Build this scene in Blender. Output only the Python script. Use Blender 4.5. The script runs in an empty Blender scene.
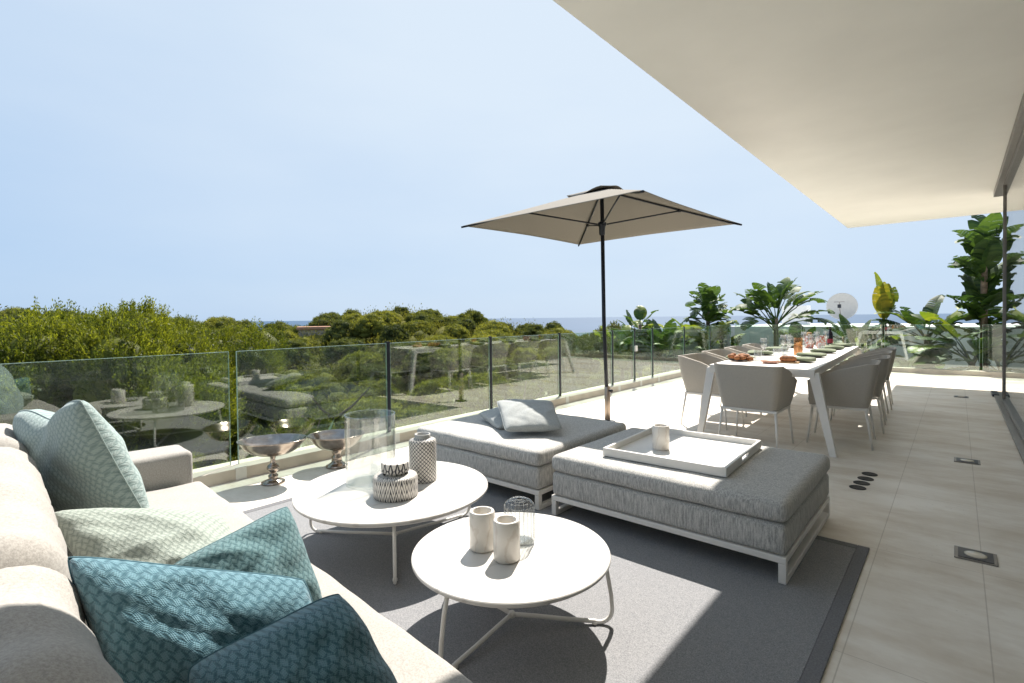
import bpy, bmesh, math, random
import numpy as np
from mathutils import Vector, Matrix
R_ = math.radians
PI = math.pi
sc = bpy.context.scene
col = sc.collection

# ------------------------------------------------------------ camera, sky, sun, exposure
CAMH = 1.25
YAW, PITCH, ROLL = R_(41.0), R_(1.0), R_(0.66)
fw = Vector((-math.sin(YAW)*math.cos(PITCH), math.cos(YAW)*math.cos(PITCH), -math.sin(PITCH)))
rt = Vector((math.cos(YAW), math.sin(YAW), 0)); up = rt.cross(fw)
r2 = rt*math.cos(ROLL) - up*math.sin(ROLL); u2 = up*math.cos(ROLL) + rt*math.sin(ROLL)
cam_d = bpy.data.cameras.new('camera'); cam = bpy.data.objects.new('camera', cam_d); col.objects.link(cam)
m = Matrix((r2, u2, -fw)).transposed().to_4x4(); m.translation = (0, 0, CAMH); cam.matrix_world = m
cam_d.sensor_width = 36; cam_d.lens = 18.0; cam_d.shift_y = -15/1024
cam_d.clip_start = 0.02; cam_d.clip_end = 60000
sc.camera = cam
SUN = Vector((-0.317, 0.65, 1.0)).normalized()
w = bpy.data.worlds.new("World"); sc.world = w; w.use_nodes = True
wn = w.node_tree.nodes; wl = w.node_tree.links
sky = wn.new('ShaderNodeTexSky'); sky.sky_type = 'NISHITA'; sky.sun_disc = False
sky.sun_elevation = math.asin(SUN.z); sky.sun_rotation = math.atan2(SUN.x, SUN.y)
sky.altitude = 50; sky.air_density = 1.0; sky.dust_density = 0.6; sky.ozone_density = 1.0
veil = wn.new('ShaderNodeMix'); veil.data_type = 'RGBA'; veil.inputs[0].default_value = 0.982
tcw = wn.new('ShaderNodeTexCoord'); dtw = wn.new('ShaderNodeVectorMath'); dtw.operation = 'DOT_PRODUCT'; dtw.inputs[1].default_value = SUN
wl.new(tcw.outputs['Generated'], dtw.inputs[0]); rmp = wn.new('ShaderNodeValToRGB')
hz = wn.new('ShaderNodeTexNoise'); hz.inputs['Scale'].default_value = 2.2; hz.inputs['Detail'].default_value = 5; hzm = wn.new('ShaderNodeMapping'); hzm.inputs['Scale'].default_value = (1, 1, 3.5)
wl.new(tcw.outputs['Generated'], hzm.inputs[0]); wl.new(hzm.outputs[0], hz.inputs['Vector'])
ad = wn.new('ShaderNodeMath'); ad.operation = 'MULTIPLY_ADD'; ad.inputs[1].default_value = 0.30; wl.new(hz.outputs[0], ad.inputs[0])
sb = wn.new('ShaderNodeMath'); sb.operation = 'SUBTRACT'; sb.inputs[1].default_value = 0.15; wl.new(dtw.outputs['Value'], sb.inputs[0]); wl.new(sb.outputs[0], ad.inputs[2]); wl.new(ad.outputs[0], rmp.inputs[0])
e_ = rmp.color_ramp.elements; e_.new(0.5)
for q_, (p_, c_) in zip(e_, ((0.22, (0.95, 1.38, 1.98)), (0.52, (1.30, 1.64, 2.08)), (0.85, (1.68, 1.93, 2.2)))): q_.position = p_; q_.color = (*c_, 1)
wl.new(rmp.outputs[0], veil.inputs[7])   # even summer haze over the whole sky
wl.new(sky.outputs[0], veil.inputs[6]); wl.new(veil.outputs[2], wn['Background'].inputs[0]); wn['Background'].inputs[1].default_value = 0.14
sun_d = bpy.data.lights.new('sun', 'SUN'); sun_d.energy = 3.3; sun_d.angle = R_(0.55); sun_d.color = (1.0, 0.935, 0.85)
sun = bpy.data.objects.new('sun', sun_d); col.objects.link(sun)
sun.rotation_euler = SUN.to_track_quat('Z', 'Y').to_euler(); sun.location = (-8, 12, 30)
sc.view_settings.view_transform = 'Standard'; sc.view_settings.look = 'None'
sc.view_settings.exposure = 1.6; sc.view_settings.gamma = 1.0
sc.render.engine = 'CYCLES'
sc.cycles.max_bounces = 12; sc.cycles.transparent_max_bounces = 32
sc.cycles.diffuse_bounces = 5; sc.cycles.use_denoising = True

# ------------------------------------------------------------ materials
class NT:
    def __init__(s, name):
        s.m = bpy.data.materials.new(name); s.m.use_nodes = True
        s.n = s.m.node_tree.nodes; s.l = s.m.node_tree.links; s.b = s.n['Principled BSDF']; s.out = s.n['Material Output']
    def N(s, t, **kw):
        x = s.n.new(t)
        for k, v in kw.items():
            if k in x.inputs: x.inputs[k].default_value = v
            else: setattr(x, k, v)
        return x
    def L(s, a, b): s.l.new(a, b)
    def coord(s, kind='Object', scale=(1, 1, 1)):
        t = s.N('ShaderNodeTexCoord'); mp = s.N('ShaderNodeMapping'); mp.inputs['Scale'].default_value = scale
        s.L(t.outputs[kind], mp.inputs[0]); return mp.outputs[0]
    def noise(s, vec, scale, detail=3, rough=0.55):
        t = s.N('ShaderNodeTexNoise'); t.inputs['Scale'].default_value = scale; t.inputs['Detail'].default_value = detail
        t.inputs['Roughness'].default_value = rough; s.L(vec, t.inputs['Vector']); return t.outputs[0]
    def ramp(s, fac, stops):
        t = s.N('ShaderNodeValToRGB'); e = t.color_ramp.elements
        while len(e) < len(stops): e.new(0.5)
        for q, (p, c) in zip(e, stops): q.position = p; q.color = (*c, 1)
        s.L(fac, t.inputs[0]); return t.outputs[0]
    def mix(s, fac, a, b, mode='MIX'):
        t = s.N('ShaderNodeMix', data_type='RGBA', blend_type=mode)
        for sock, v in ((t.inputs[0], fac), (t.inputs[6], a), (t.inputs[7], b)):
            if isinstance(v, (int, float)): sock.default_value = v
            elif isinstance(v, tuple): sock.default_value = (*v, 1)
            else: s.L(v, sock)
        return t.outputs[2]
    def math(s, op, a, b=None):
        t = s.N('ShaderNodeMath', operation=op)
        for i, v in enumerate((a, b)):
            if v is None: continue
            if isinstance(v, (int, float)): t.inputs[i].default_value = v
            else: s.L(v, t.inputs[i])
        return t.outputs[0]
    def bump(s, h, strength=0.3, dist=0.002):
        t = s.N('ShaderNodeBump'); t.inputs['Strength'].default_value = strength; t.inputs['Distance'].default_value = dist
        s.L(h, t.inputs['Height']); s.L(t.outputs[0], s.b.inputs['Normal'])
    def base(s, c, rough=0.5, metal=0.0, spec=0.5):
        if isinstance(c, tuple): s.b.inputs['Base Color'].default_value = (*c, 1)
        else: s.L(c, s.b.inputs['Base Color'])
        s.b.inputs['Roughness'].default_value = rough; s.b.inputs['Metallic'].default_value = metal
        s.b.inputs['Specular IOR Level'].default_value = spec
        return s

M = {}
def plain(name, c, rough=0.5, metal=0.0, var=0.08, scale=14.0, spec=0.5, bumpy=0.0):
    t = NT(name); v = t.coord('Object'); n = t.noise(v, scale, 4)
    a = tuple(x*(1-var) for x in c); b = tuple(min(1, x*(1+var)) for x in c)
    t.base(t.ramp(n, [(0.3, a), (0.7, b)]), rough, metal, spec)
    if bumpy: t.bump(t.noise(v, scale*8, 3), bumpy, 0.001)
    M[name] = t.m; return t.m

def fabric(name, dark, light, stretch=(1, 1, 0.12), scale=420, spread=(0.36, 0.64), bump=0.5):
    t = NT(name); v = t.coord('Object', stretch); n = t.noise(v, scale*0.5, 2, 0.7)
    v2 = t.coord('Object'); n2 = t.noise(v2, scale*1.6, 1)
    n3 = t.noise(v2, 5, 3)
    mixed = t.math('ADD', t.math('MULTIPLY', n, 0.65), t.math('MULTIPLY', n2, 0.35))
    c = t.ramp(mixed, [(spread[0], dark), (spread[1], light)])
    c2 = t.mix(t.math('MULTIPLY', n3, 0.22), c, tuple(x*0.72 for x in light))
    t.base(c2, 0.92, 0, 0.2); t.b.inputs['Sheen Weight'].default_value = 0.15
    t.bump(mixed, bump, 0.0016); M[name] = t.m; return t.m

fabric('sofa_fabric', (0.28, 0.265, 0.245), (0.43, 0.41, 0.38), (1, 1, 1), 330)
fabric('ottoman_fabric', (0.25, 0.25, 0.24), (0.62, 0.605, 0.57), (1, 1, 0.13), 300, (0.38, 0.62))
fabric('chair_fabric', (0.37, 0.345, 0.305), (0.49, 0.46, 0.41), (1, 1, 1), 380)
fabric('chair_cushion_fabric', (0.40, 0.39, 0.38), (0.62, 0.61, 0.60), (1, 1, 1), 300)
fabric('grey_pillow_fabric', (0.27, 0.29, 0.29), (0.44, 0.46, 0.45), (1, 1, 1), 300)
fabric('rug_weave', (0.115, 0.122, 0.138), (0.33, 0.33, 0.335), (1, 1, 1), 420, (0.34, 0.66), 0.6)
fabric('rug_binding', (0.105, 0.108, 0.118), (0.20, 0.20, 0.21), (1, 1, 1), 300)
fabric('napkin_green', (0.16, 0.19, 0.12), (0.27, 0.31, 0.21), (1, 1, 1), 300)

def pillow_mat(name, ground, line, freq=34.0):
    t = NT(name); tc = t.N('ShaderNodeTexCoord'); sep = t.N('ShaderNodeSeparateXYZ'); t.L(tc.outputs['UV'], sep.inputs[0])
    x, y = sep.outputs[0], sep.outputs[1]
    w1 = t.noise(tc.outputs['UV'], 9, 2)
    x = t.math('ADD', x, t.math('MULTIPLY', w1, 0.012))
    x0 = x
    x = t.math('ADD', x, t.math('MULTIPLY', t.math('SINE', t.math('MULTIPLY', y, freq*PI*2*.62)), .16/freq)); y = t.math('ADD', y, t.math('MULTIPLY', t.math('SINE', t.math('MULTIPLY', x0, freq*PI*2)), .12/freq))
    a = t.math('ABSOLUTE', t.math('SINE', t.math('MULTIPLY', t.math('ADD', x, t.math('MULTIPLY', y, 0.62)), freq*PI)))
    b = t.math('ABSOLUTE', t.math('SINE', t.math('MULTIPLY', t.math('SUBTRACT', x, t.math('MULTIPLY', y, 0.62)), freq*PI)))
    d = t.math('MINIMUM', a, b)
    st = t.math('SINE', t.math('MULTIPLY', y, freq*PI*7)); st2 = t.math('SINE', t.math('MULTIPLY', x, freq*PI*7))
    hatch = t.math('MULTIPLY', st, st2)
    v = t.math('ADD', d, t.math('MULTIPLY', hatch, 0.42))
    fib = t.noise(tc.outputs['UV'], 420, 2)
    v = t.math('ADD', v, t.math('MULTIPLY', t.math('SUBTRACT', fib, 0.5), 0.5))
    c = t.ramp(v, [(0.02, line), (0.62, ground)])
    t.base(c, 0.85, 0, 0.25); t.b.inputs['Sheen Weight'].default_value = 0.2
    t.bump(v, 0.55, 0.0025); M[name] = t.m
pillow_mat('pillow_pale', (0.36, 0.445, 0.435), (0.22, 0.30, 0.295), 52)
pillow_mat('pillow_sage', (0.37, 0.415, 0.37), (0.22, 0.26, 0.23), 44)
pillow_mat('pillow_teal', (0.12, 0.235, 0.285), (0.035, 0.105, 0.14), 36)
pillow_mat('pillow_teal_grey', (0.13, 0.23, 0.245), (0.045, 0.115, 0.13), 36)

def stone_floor():
    t = NT('limestone_tiles'); v = t.coord('Object')
    n1 = t.noise(v, 1.1, 6, 0.62); v2 = t.coord('Object', (1, 1.9, 1)); n2 = t.noise(v2, 2.2, 8, 0.68); n3 = t.noise(v, 60, 4, 0.6)
    c = t.ramp(n1, [(0.3, (0.70, 0.65, 0.575)), (0.72, (0.84, 0.81, 0.75))])
    c = t.mix(t.math('MULTIPLY', t.math('SUBTRACT', n2, 0.42), 2.2), c, (0.50, 0.42, 0.325))
    v3 = t.coord('Object', (0.5, 1.5, 1)); n5 = t.noise(v3, 1.3, 5, 0.62)
    c = t.mix(t.ramp(n5, [(0.48, (0, 0, 0)), (0.66, (0.62, 0.62, 0.62))]), c, (0.47, 0.385, 0.285))
    v4 = t.coord('Object', (1, 2, 1)); n6 = t.noise(v4, 3.5, 7, 0.68); c = t.mix(t.ramp(n6, [(0.48, (0, 0, 0)), (0.72, (0.4, 0.4, 0.4))]), c, (0.84, 0.81, 0.75))
    # pitting
    vo = t.N('ShaderNodeTexVoronoi'); vo.inputs['Scale'].default_value = 26; t.L(v, vo.inputs['Vector'])
    pit = t.ramp(vo.outputs['Distance'], [(0.05, (1, 1, 1)), (0.10, (0, 0, 0))])
    gate = t.ramp(n1, [(0.5, (0, 0, 0)), (0.62, (1, 1, 1))])
    c = t.mix(t.mix(1.0, pit, gate, 'MULTIPLY'), c, (0.36, 0.29, 0.22))
    # joints: lines along Y at x=-0.315, 0.1 (period 1.245), lines along X every 1.1
    sep = t.N('ShaderNodeSeparateXYZ'); t.L(v, sep.inputs[0])
    def line(coord, off, per, wd):
        f = t.math('FRACT', t.math('DIVIDE', t.math('ADD', coord, 100*per - off + per*0.5), per))
        dd = t.math('MULTIPLY', t.math('ABSOLUTE', t.math('SUBTRACT', f, 0.5)), per)
        return t.math('LESS_THAN', dd, wd)
    j = t.math('MAXIMUM', line(sep.outputs[0], -0.315, 1.245, 0.0022), line(sep.outputs[0], 0.098, 1.245, 0.0022))
    j = t.math('MAXIMUM', j, line(sep.outputs[1], 5.5, 1.10, 0.0018))
    # per tile shade
    fl = t.N('ShaderNodeTexWhiteNoise', noise_dimensions='2D')
    cx = t.math('FLOOR', t.math('DIVIDE', t.math('ADD', sep.outputs[0], 100.315), 0.415)); cy = t.math('FLOOR', t.math('DIVIDE', t.math('ADD', sep.outputs[1], 104.5-100+99.0-2.0-0.0), 1.10))
    cmb = t.N('ShaderNodeCombineXYZ'); t.L(cx, cmb.inputs[0]); t.L(cy, cmb.inputs[1]); t.L(cmb.outputs[0], fl.inputs[0])
    c = t.mix(t.math('MULTIPLY', fl.outputs[0], 0.10), c, (0.70, 0.64, 0.55))
    c = t.mix(t.math('MULTIPLY', j, 0.4), c, (0.22, 0.17, 0.12))
    rr = t.N('ShaderNodeMapRange'); rr.inputs[3].default_value = 0.33; rr.inputs[4].default_value = 0.6; t.L(n2, rr.inputs[0])
    t.base(c, 0.45, 0, 0.5); t.L(rr.outputs[0], t.b.inputs['Roughness'])
    h = t.math('SUBTRACT', t.math('MULTIPLY', n3, 0.5), j); t.bump(h, 0.25, 0.002)
    M['limestone_tiles'] = t.m
stone_floor()
plain('kerb_stone', (0.60, 0.53, 0.45), 0.6, var=0.10, scale=5, bumpy=0.2)
plain('white_metal', (0.74, 0.72, 0.68), 0.42, var=0.03)
plain('grey_metal', (0.52, 0.52, 0.51), 0.45, var=0.03)
plain('ceiling_plaster', (0.87, 0.86, 0.82), 0.85, var=0.035, scale=1.2, bumpy=0.35)
plain('wall_render', (0.78, 0.77, 0.74), 0.85, var=0.04, scale=2)
plain('interior_wall', (0.80, 0.78, 0.74), 0.8, var=0.05, scale=2)
plain('bronze_frame', (0.22, 0.205, 0.19), 0.4, 0.6)
plain('anthracite', (0.018, 0.022, 0.032), 0.4, 0.3)
plain('sleeve_metal', (0.45, 0.36, 0.29), 0.4, 0.7)
plain('dark_hole', (0.02, 0.02, 0.02), 0.6)
plain('tray_lacquer', (0.70, 0.685, 0.65), 0.5, var=0.03)
plain('bark', (0.10, 0.07, 0.05), 0.9, var=0.4, scale=9, bumpy=0.6)
plain('palm_bark', (0.16, 0.12, 0.085), 0.9, var=0.4, scale=14, bumpy=0.6)
plain('terracotta', (0.42, 0.22, 0.14), 0.8, var=0.2, scale=8)
plain('rock_wall', (0.40, 0.33, 0.25), 0.9, var=0.25, scale=3)
plain('cork', (0.42, 0.26, 0.13), 0.8, var=0.25, scale=30)
plain('bread_crust', (0.30, 0.12, 0.045), 0.8, var=0.5, scale=30, bumpy=0.8)
plain('pink_ceramic', (0.66, 0.36, 0.27), 0.5, var=0.35, scale=24)
plain('bottle_glass', (0.012, 0.008, 0.014), 0.12)
plain('bottle_label', (0.30, 0.03, 0.05), 0.5)
plain('black_plate', (0.03, 0.03, 0.032), 0.35)
plain('white_ceramic', (0.78, 0.77, 0.74), 0.3, var=0.02)
plain('copper', (0.72, 0.34, 0.16), 0.3, 0.8, var=0.1)
plain('dish_grey', (0.42, 0.42, 0.41), 0.5, var=0.05)
plain('floor_lens', (0.62, 0.56, 0.46), 0.18)
plain('steel', (0.55, 0.55, 0.54), 0.28, 1.0, var=0.1)
plain('soil', (0.13, 0.095, 0.065), 0.95, var=0.3, scale=6, bumpy=0.5)

def marble(name, c0, vein, scale=9):
    t = NT(name); v = t.coord('Object'); n = t.noise(v, scale, 8, 0.6)
    wv = t.N('ShaderNodeTexWave'); wv.inputs['Scale'].default_value = scale*0.25; wv.inputs['Distortion'].default_value = 9; wv.inputs['Detail'].default_value = 5; t.L(v, wv.inputs['Vector'])
    c = t.ramp(wv.outputs['Fac'], [(0.0, vein), (0.10, c0), (1.0, c0)])
    c = t.mix(t.math('MULTIPLY', n, 0.25), c, tuple(x*0.86 for x in c0))
    t.base(c, 0.3); M[name] = t.m
marble('table_marble', (0.62, 0.60, 0.57), (0.50, 0.475, 0.445), 7)
marble('cup_marble', (0.66, 0.63, 0.58), (0.58, 0.53, 0.47), 26)

def pewter():
    t = NT('pewter'); v = t.coord('Object'); n = t.noise(v, 22, 5)
    t.base(t.ramp(n, [(0.3, (0.27, 0.225, 0.19)), (0.7, (0.43, 0.385, 0.34))]), 0.22, 1.0); t.bump(n, 0.12, 0.004); M['pewter'] = t.m
pewter()

def glass(name, tint=(0.86, 0.93, 0.88), f0=0.04, rough=0.0, boost=1.0):
    t = NT(name)
    g = t.N('ShaderNodeNewGeometry'); dt = t.N('ShaderNodeVectorMath', operation='DOT_PRODUCT')
    t.L(g.outputs['Incoming'], dt.inputs[0]); t.L(g.outputs['Normal'], dt.inputs[1])
    c = t.math('ABSOLUTE', dt.outputs['Value']); p = t.math('POWER', t.math('SUBTRACT', 1.0, c), 5.0)
    F = t.math('MULTIPLY', t.math('ADD', f0, t.math('MULTIPLY', p, 1-f0)), boost)
    tr = t.N('ShaderNodeBsdfTransparent'); tr.inputs[0].default_value = (*tint, 1)
    gl = t.N('ShaderNodeBsdfGlossy'); gl.inputs['Roughness'].default_value = rough
    mx = t.N('ShaderNodeMixShader'); t.L(F, mx.inputs[0]); t.L(tr.outputs[0], mx.inputs[1]); t.L(gl.outputs[0], mx.inputs[2])
    t.L(mx.outputs[0], t.out.inputs[0]); M[name] = t.m
glass('balustrade_glass', (0.88, 0.96, 0.905), 0.15)
glass('window_glass', (0.94, 0.95, 0.945), 0.06)
glass('clear_glass', (0.94, 0.955, 0.95), 0.13)
glass('table_glass', (0.93, 0.94, 0.94), 0.16)
glass('smoke_glass', (0.88, 0.89, 0.89), 0.05)
glass('amber_glass', (0.95, 0.75, 0.55), 0.05)
plain('glass_edge', (0.30, 0.42, 0.36), 0.15, var=0.1)
plain('glass_edge_dark', (0.03, 0.05, 0.03), 0.15, var=0.1)

def uvpat(name, kind):
    t = NT(name); tc = t.N('ShaderNodeTexCoord'); sep = t.N('ShaderNodeSeparateXYZ'); t.L(tc.outputs['UV'], sep.inputs[0])
    x, y = sep.outputs[0], sep.outputs[1]; nz = t.noise(tc.outputs['UV'], 40, 2)
    S = lambda e: t.math('SINE', e)
    if kind == 'lattice':
        a = t.math('ABSOLUTE', S(t.math('MULTIPLY', t.math('ADD', x, y), 22*PI))); b = t.math('ABSOLUTE', S(t.math('MULTIPLY', t.math('SUBTRACT', x, y), 22*PI)))
        d = t.math('ABSOLUTE', S(t.math('MULTIPLY', y, 44*PI)))
        v = t.math('ADD', t.math('MULTIPLY', t.math('MINIMUM', a, b), 0.9), t.math('MULTIPLY', d, 0.2))
    elif kind == 'chevron':
        tri = t.math('ABSOLUTE', t.math('SUBTRACT', t.math('FRACT', t.math('MULTIPLY', x, 26)), 0.5))
        v = t.math('ABSOLUTE', S(t.math('MULTIPLY', t.math('ADD', y, t.math('MULTIPLY', tri, 0.16)), 17*PI)))
        v = t.math('MULTIPLY', v, t.math('ADD', 0.55, t.math('MULTIPLY', tri, 1.2)))
    else:
        a = t.math('ABSOLUTE', S(t.math('MULTIPLY', x, 13*PI))); b = t.math('ABSOLUTE', t.math('SUBTRACT', t.math('MULTIPLY', y, 6.5), 0.8))
        v = t.math('ABSOLUTE', t.math('SUBTRACT', t.math('ADD', a, t.math('MULTIPLY', b, 1.2)), 0.75))
        v = t.math('MULTIPLY', v, 1.6)
    v = t.math('ADD', v, t.math('MULTIPLY', t.math('SUBTRACT', nz, 0.5), 0.5))
    t.base(t.ramp(v, [(0.40, (0.035, 0.035, 0.045)), (0.52, (0.66, 0.63, 0.58))]), 0.45); t.bump(v, 0.4, 0.003); M[name] = t.m
uvpat('jar_lattice', 'lattice'); uvpat('jar_chevron', 'chevron'); uvpat('jar_band', 'band')

def leafmat(name, dark, light, scale=1.2, trans=0.35, rough=0.55, yellow=None):
    t = NT(name); v = t.coord('Object'); n = t.noise(v, scale, 3, 0.6)
    oi = t.N('ShaderNodeObjectInfo'); g = t.N('ShaderNodeNewGeometry')
    k = t.math('ADD', t.math('MULTIPLY', n, 0.7), t.math('MULTIPLY', g.outputs['Random Per Island'], 0.3))
    k = t.math('ADD', k, t.math('MULTIPLY', t.math('SUBTRACT', oi.outputs['Random'], 0.5), 0.22))
    c = t.ramp(k, [(0.28, dark), (0.72, light)] + ([(0.9, yellow)] if yellow else []))
    t.base(c, rough, 0, 0.3)
    tl = t.N('ShaderNodeBsdfTranslucent'); t.L(t.mix(1.0, c, (1.25, 1.2, 0.55), 'MULTIPLY'), tl.inputs[0])
    mx = t.N('ShaderNodeMixShader'); mx.inputs[0].default_value = trans
    t.L(t.b.outputs[0], mx.inputs[1]); t.L(tl.outputs[0], mx.inputs[2]); t.L(mx.outputs[0], t.out.inputs[0]); M[name] = t.m
leafmat('scrub_leaves', (0.03, 0.045, 0.012), (0.20, 0.195, 0.045), 0.22, 0.4, 0.95)
leafmat('pine_needles_dark', (0.03, 0.045, 0.018), (0.19, 0.21, 0.06), 0.6, 0.35, 0.85)
leafmat('pine_needles', (0.055, 0.075, 0.02), (0.30, 0.30, 0.065), 0.45, 0.45, 0.85)
leafmat('shrub_leaves', (0.05, 0.075, 0.012), (0.29, 0.31, 0.035), 1.5, 0.5)
leafmat('dark_shrub_leaves', (0.045, 0.065, 0.02), (0.20, 0.22, 0.05), 1.0, 0.4)
leafmat('banana_leaf', (0.02, 0.05, 0.018), (0.085, 0.15, 0.03), 1.4, 0.35, 0.55)
leafmat('banana_leaf_bright', (0.10, 0.17, 0.02), (0.24, 0.28, 0.04), 1.4, 0.45, 0.4)
leafmat('banana_leaf_yellow', (0.07, 0.12, 0.02), (0.32, 0.27, 0.035), 2.4, 0.35, 0.6)
leafmat('agave_leaf', (0.12, 0.19, 0.12), (0.24, 0.32, 0.20), 3, 0.15)

def ground_mat():
    t = NT('hillside_soil'); v = t.coord('Object'); n = t.noise(v, 0.16, 6, 0.65); n2 = t.noise(v, 1.8, 6, 0.7)
    c = t.ramp(n, [(0.35, (0.035, 0.042, 0.014)), (0.62, (0.075, 0.075, 0.028)), (0.8, (0.17, 0.13, 0.075))])
    c = t.mix(t.math('MULTIPLY', n2, 0.5), c, (0.04, 0.055, 0.02)); t.base(c, 0.95, 0, 0.1); t.bump(n2, 0.8, 0.3); M['hillside_soil'] = t.m
    t = NT('sea_water'); v = t.coord('Object'); n = t.noise(v, 0.05, 5, 0.6); n2 = t.noise(v, 0.0012, 4, 0.5)
    t.base(t.ramp(n2, [(0.3, (0.018, 0.055, 0.115)), (0.7, (0.028, 0.075, 0.145))]), 0.5, 0, 0.15); t.bump(n, 0.6, 0.6); M['sea_water'] = t.m
ground_mat()
def canopy_mat():
    t = NT('canopy_cloth'); v = t.coord('Object'); n = t.noise(v, 500, 2); c = t.ramp(n, [(0.3, (0.26, 0.24, 0.21)), (0.7, (0.31, 0.285, 0.25))])
    t.base(c, 0.9, 0, 0.1); tl = t.N('ShaderNodeBsdfTranslucent'); t.L(c, tl.inputs[0]); mx = t.N('ShaderNodeMixShader'); mx.inputs[0].default_value = 0.12
    t.L(t.b.outputs[0], mx.inputs[1]); t.L(tl.outputs[0], mx.inputs[2]); t.L(mx.outputs[0], t.out.inputs[0]); M['canopy_cloth'] = t.m
canopy_mat()

# ------------------------------------------------------------ mesh helpers
class MB:
    def __init__(s): s.bm = bmesh.new(); s.uv = None
    def box(s, x0, x1, y0, y1, z0, z1, bevel=0.0, seg=2, mat=None, taper=None):
        t = bmesh.new(); bmesh.ops.create_cube(t, size=1.0)
        for v in t.verts:
            v.co = Vector(((x0+x1)/2 + v.co.x*(x1-x0), (y0+y1)/2 + v.co.y*(y1-y0), (z0+z1)/2 + v.co.z*(z1-z0)))
        if bevel > 0: bmesh.ops.bevel(t, geom=t.edges[:], offset=bevel, segments=seg, profile=0.5, affect='EDGES')
        if mat is not None: bmesh.ops.transform(t, matrix=mat, verts=t.verts)
        s.add(t); return s
    def add(s, t):
        me = bpy.data.meshes.new('tmp'); t.to_mesh(me); t.free(); s.bm.from_mesh(me); bpy.data.meshes.remove(me)
    def tube(s, pts, r, n=10, cap=True):
        pts = [Vector(p) for p in pts]; rs = r if isinstance(r, (list, tuple)) else [r]*len(pts)
        rings = []; prev = None
        for i, p in enumerate(pts):
            d = (pts[min(i+1, len(pts)-1)] - pts[max(i-1, 0)]).normalized()
            if prev is None:
                a = d.orthogonal().normalized()
            else:
                a = (prev - d*prev.dot(d)).normalized()
            prev = a; b = d.cross(a)
            rings.append([s.bm.verts.new(p + (a*math.cos(2*PI*k/n) + b*math.sin(2*PI*k/n))*rs[i]) for k in range(n)])
        for i in range(len(rings)-1):
            for k in range(n):
                s.bm.faces.new((rings[i][k], rings[i][(k+1) % n], rings[i+1][(k+1) % n], rings[i+1][k]))
        if cap:
            s.bm.faces.new(rings[0][::-1]); s.bm.faces.new(rings[-1])
        return s
    def lathe(s, prof, n=40, c=(0, 0, 0), sx=1, sy=1, uv=False, rot=0):
        rings = []
        for (r, z) in prof:
            if r < 1e-5: rings.append([s.bm.verts.new((c[0], c[1], c[2]+z))])
            else: rings.append([s.bm.verts.new((c[0]+sx*r*math.cos(2*PI*k/n+rot), c[1]+sy*r*math.sin(2*PI*k/n+rot), c[2]+z)) for k in range(n)])
        lay = s.bm.loops.layers.uv.verify() if uv else None
        zs = [0.0]
        for i in range(1, len(prof)): zs.append(zs[-1] + math.hypot(prof[i][0]-prof[i-1][0], prof[i][1]-prof[i-1][1]))
        R = max(p[0] for p in prof); per = 2*PI*R
        for i in range(len(rings)-1):
            A, B = rings[i], rings[i+1]
            for k in range(n):
                k2 = (k+1) % n
                if len(A) == 1 and len(B) == 1: continue
                if len(A) == 1: f = s.bm.faces.new((A[0], B[k2], B[k])); q = [(k+.5, i), (k+1, i+1), (k, i+1)]
                elif len(B) == 1: f = s.bm.faces.new((A[k], A[k2], B[0])); q = [(k, i), (k+1, i), (k+.5, i+1)]
                else: f = s.bm.faces.new((A[k], A[k2], B[k2], B[k])); q = [(k, i), (k+1, i), (k+1, i+1), (k, i+1)]
                if uv:
                    for lp, (a, j) in zip(f.loops, q): lp[lay].uv = (a/n, zs[j]/per)
        return s
    def poly(s, pts, h):           # vertical prism
        n = len(pts); a = [s.bm.verts.new(p) for p in pts]; b = [s.bm.verts.new((p[0], p[1], p[2]+h)) for p in pts]
        s.bm.faces.new(a[::-1]); s.bm.faces.new(b)
        for i in range(n): s.bm.faces.new((a[i], a[(i+1) % n], b[(i+1) % n], b[i]))
        return s
    def build(s, name, mat, parent=None, smooth=False, loc=None, angle=None):
        bmesh.ops.recalc_face_normals(s.bm, faces=s.bm.faces)
        me = bpy.data.meshes.new(name); s.bm.to_mesh(me); s.bm.free()
        me.materials.append(M[mat] if isinstance(mat, str) else mat)
        if smooth or angle:
            me.polygons.foreach_set('use_smooth', [True]*len(me.polygons))
            if angle: me.set_sharp_from_angle(angle=R_(angle))
        o = bpy.data.objects.new(name, me); col.objects.link(o)
        if parent: o.parent = parent
        if loc: o.location = loc
        return o

def tag(o, label=None, cat=None, group=None, kind=None):
    if label: o['label'] = label
    if cat: o['category'] = cat
    if group: o['group'] = group
    if kind: o['kind'] = kind
    return o
def empty(name, loc, rz=0.0, label=None, cat=None, group=None):
    o = bpy.data.objects.new(name, None); col.objects.link(o); o.location = loc; o.rotation_euler = (0, 0, rz)
    o.empty_display_size = 0.1; return tag(o, label, cat, group)
def copy_tree(o, parent=None):
    c = o.copy(); col.objects.link(c)
    if parent: c.parent = parent
    for ch in [x for x in ALLCH.get(o.name, [])]: copy_tree(ch, c)
    return c
ALLCH = {}
def reg(root):
    def rec(o):
        ALLCH[o.name] = [x for x in o.children]
        for x in o.children: rec(x)
    rec(root)

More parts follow.
